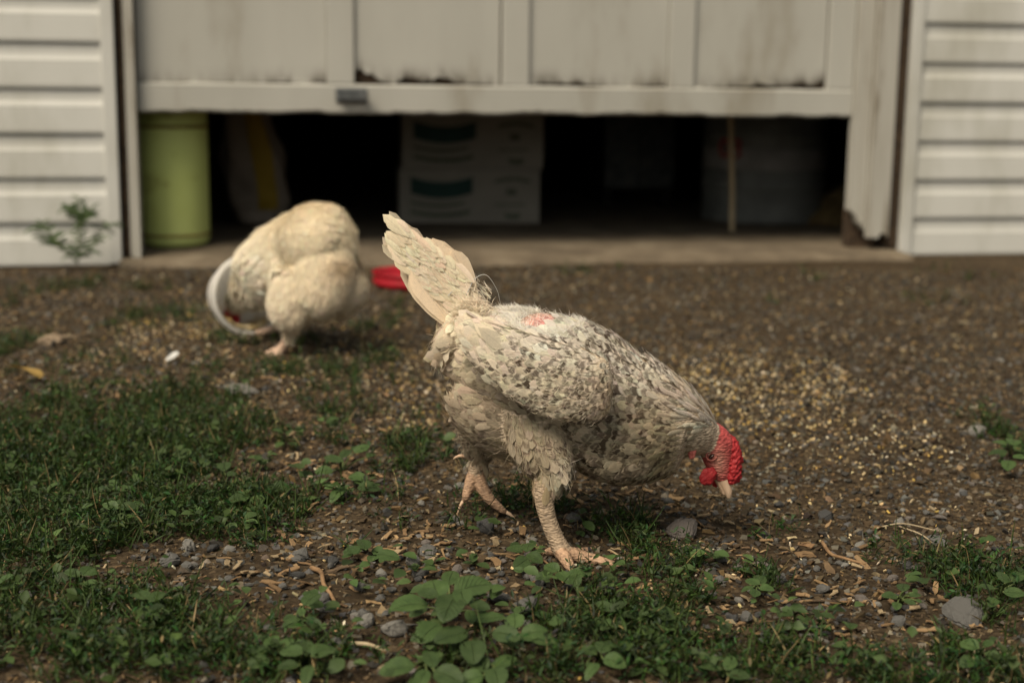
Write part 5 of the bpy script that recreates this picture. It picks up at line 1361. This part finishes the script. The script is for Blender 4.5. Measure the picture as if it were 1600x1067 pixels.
# tall sprig against the left siding
def sprig():
    b = at(120, 415, ground(120, 413)[1] - .09); root = empty('tall_weed', (b[0], b[1], 0)); tag(root, 'tall thin branching weed growing against the left siding', 'weed')
    k = float(px_m(b)); Y = b[1] - .09
    paths = [[(120, 413), (123, 380), (121, 345), (124, 312)], [(120, 410), (98, 388), (72, 378), (56, 355)], [(121, 405), (142, 388), (158, 362), (182, 350)], [(122, 365), (132, 340), (140, 330)], [(95, 387), (85, 372), (66, 350)], [(123, 345), (112, 330), (104, 322)]]
    for pts in paths:
        S = spline([at(u, v, Y + random.uniform(-.02, .01)) - np.array([b[0], b[1], 0]) for u, v in pts], 8)
        MB().tube(S, np.linspace(.0028, .001, len(S)), 6).build('stem', M['stem'], root, smooth=True)
        for j in range(3, len(S)):
            if random.random() < .85:
                for s in (-1, 1):
                    L = random.uniform(.022, .042); a = random.uniform(-.5, 1.0)
                    T = Vector((s * math.cos(a), random.gauss(0, .4), math.sin(a))).normalized(); Nn = Vector((random.gauss(0, .3), -.6, .8)); Nn = (Nn - Nn.dot(T) * T).normalized()
                    mt = Matrix((T.cross(Nn) * L * .55, T * L, Nn * L)).transposed().to_4x4(); mt.translation = Vector(S[j])
                    o = link('leaf', LEAF[5], None, root); o.matrix_local = mt
sprig()

# ------------------------------------------------------------------ twigs, straw, a moulted feather, a yellow leaf
def stick(name, pts, r0, r1, mat, label, cat, lift=.004, group=None):
    Q = [ground(u, v) for u, v in pts]
    S = spline([[q[0], q[1], gz(q[0], q[1]) + lift + (.004 if 0 < i < len(Q) - 1 else 0)] for i, q in enumerate(Q)], 6)
    o = MB().tube(S, np.linspace(r0, r1, len(S)), 8).build(name, M[mat], smooth=True); tag(o, label, cat, group); return o
stick('twig', [(487, 903), (502, 916), (506, 935), (518, 950), (528, 965)], .0032, .0018, 'twig', 'curved brown twig on bare soil left of the largest weed', 'twig')
stick('twig', [(845, 882), (862, 900), (880, 918)], .0014, .0009, 'twig', 'thin brown twig by the hen\'s standing foot', 'twig')
stick('twig', [(1285, 845), (1298, 868), (1320, 876), (1352, 880)], .0026, .0016, 'twig', 'bent tan strip of wood on the gravel below right of the beak', 'twig')
stick('straw', [(1470, 1014), (1540, 1016), (1610, 1016)], .0022, .0020, 'pole', 'pale straight straw lying at the bottom right edge', 'straw')
stick('straw', [(1370, 825), (1410, 822), (1462, 826)], .0010, .0008, 'pole', 'thin pale straw lying across the gravel at the right', 'straw')
stick('straw', [(1405, 822), (1440, 836), (1462, 848)], .0010, .0008, 'pole', 'thin straw slanting down from the longer pale straw', 'straw')
stick('straw', [(390, 1062), (420, 1052), (462, 1046)], .0026, .0020, 'twig', 'brown stalk at the bottom edge, left of centre', 'straw')
stick('straw', [(548, 1016), (575, 1022), (602, 1026)], .0026, .0018, 'pole', 'pale stalk between stones left of the largest weed', 'straw')
stick('straw', [(618, 918), (660, 905), (700, 902)], .0012, .0009, 'twig', 'thin straw on the soil behind the largest weed', 'straw')
# moulted white feather
b = ground(255, 563); fe = empty('loose_feather', (b[0], b[1], gz(b[0], b[1]))); tag(fe, 'small curled white feather lying on the gravel at left', 'feather')
for (u0, v0, u1, v1, zz) in [(232, 560, 262, 568, .012), (256, 566, 279, 548, .03)]:
    a_, b_ = ground(u0, v0, .008), ground(u1, v1, zz); D = (b_ - a_)[None]
    v_, f_, c_, u_ = feathers(a_[None] - fe.location, D, np.array([[0, -.6, .8]]), np.linalg.norm(D), .017, .0, np.array([[.5, .5, .48]]), np.array([0.]), FT10, -1.2, .1)
    link('vane', np_mesh('vane', v_, f_, c_, u_), M['white_feather'], fe)
b = ground(62, 600); lf = link('dry_leaf', LEAF[1].copy()); lf.data.materials.clear(); lf.data.materials.append(M['dry_leaf'])
lf.location = (b[0], b[1], .012); lf.scale = (.07, .07, .07); lf.rotation_euler = (.5, .3, 1.2); tag(lf, 'yellow dry leaf at the top edge of the left grass', 'leaf')
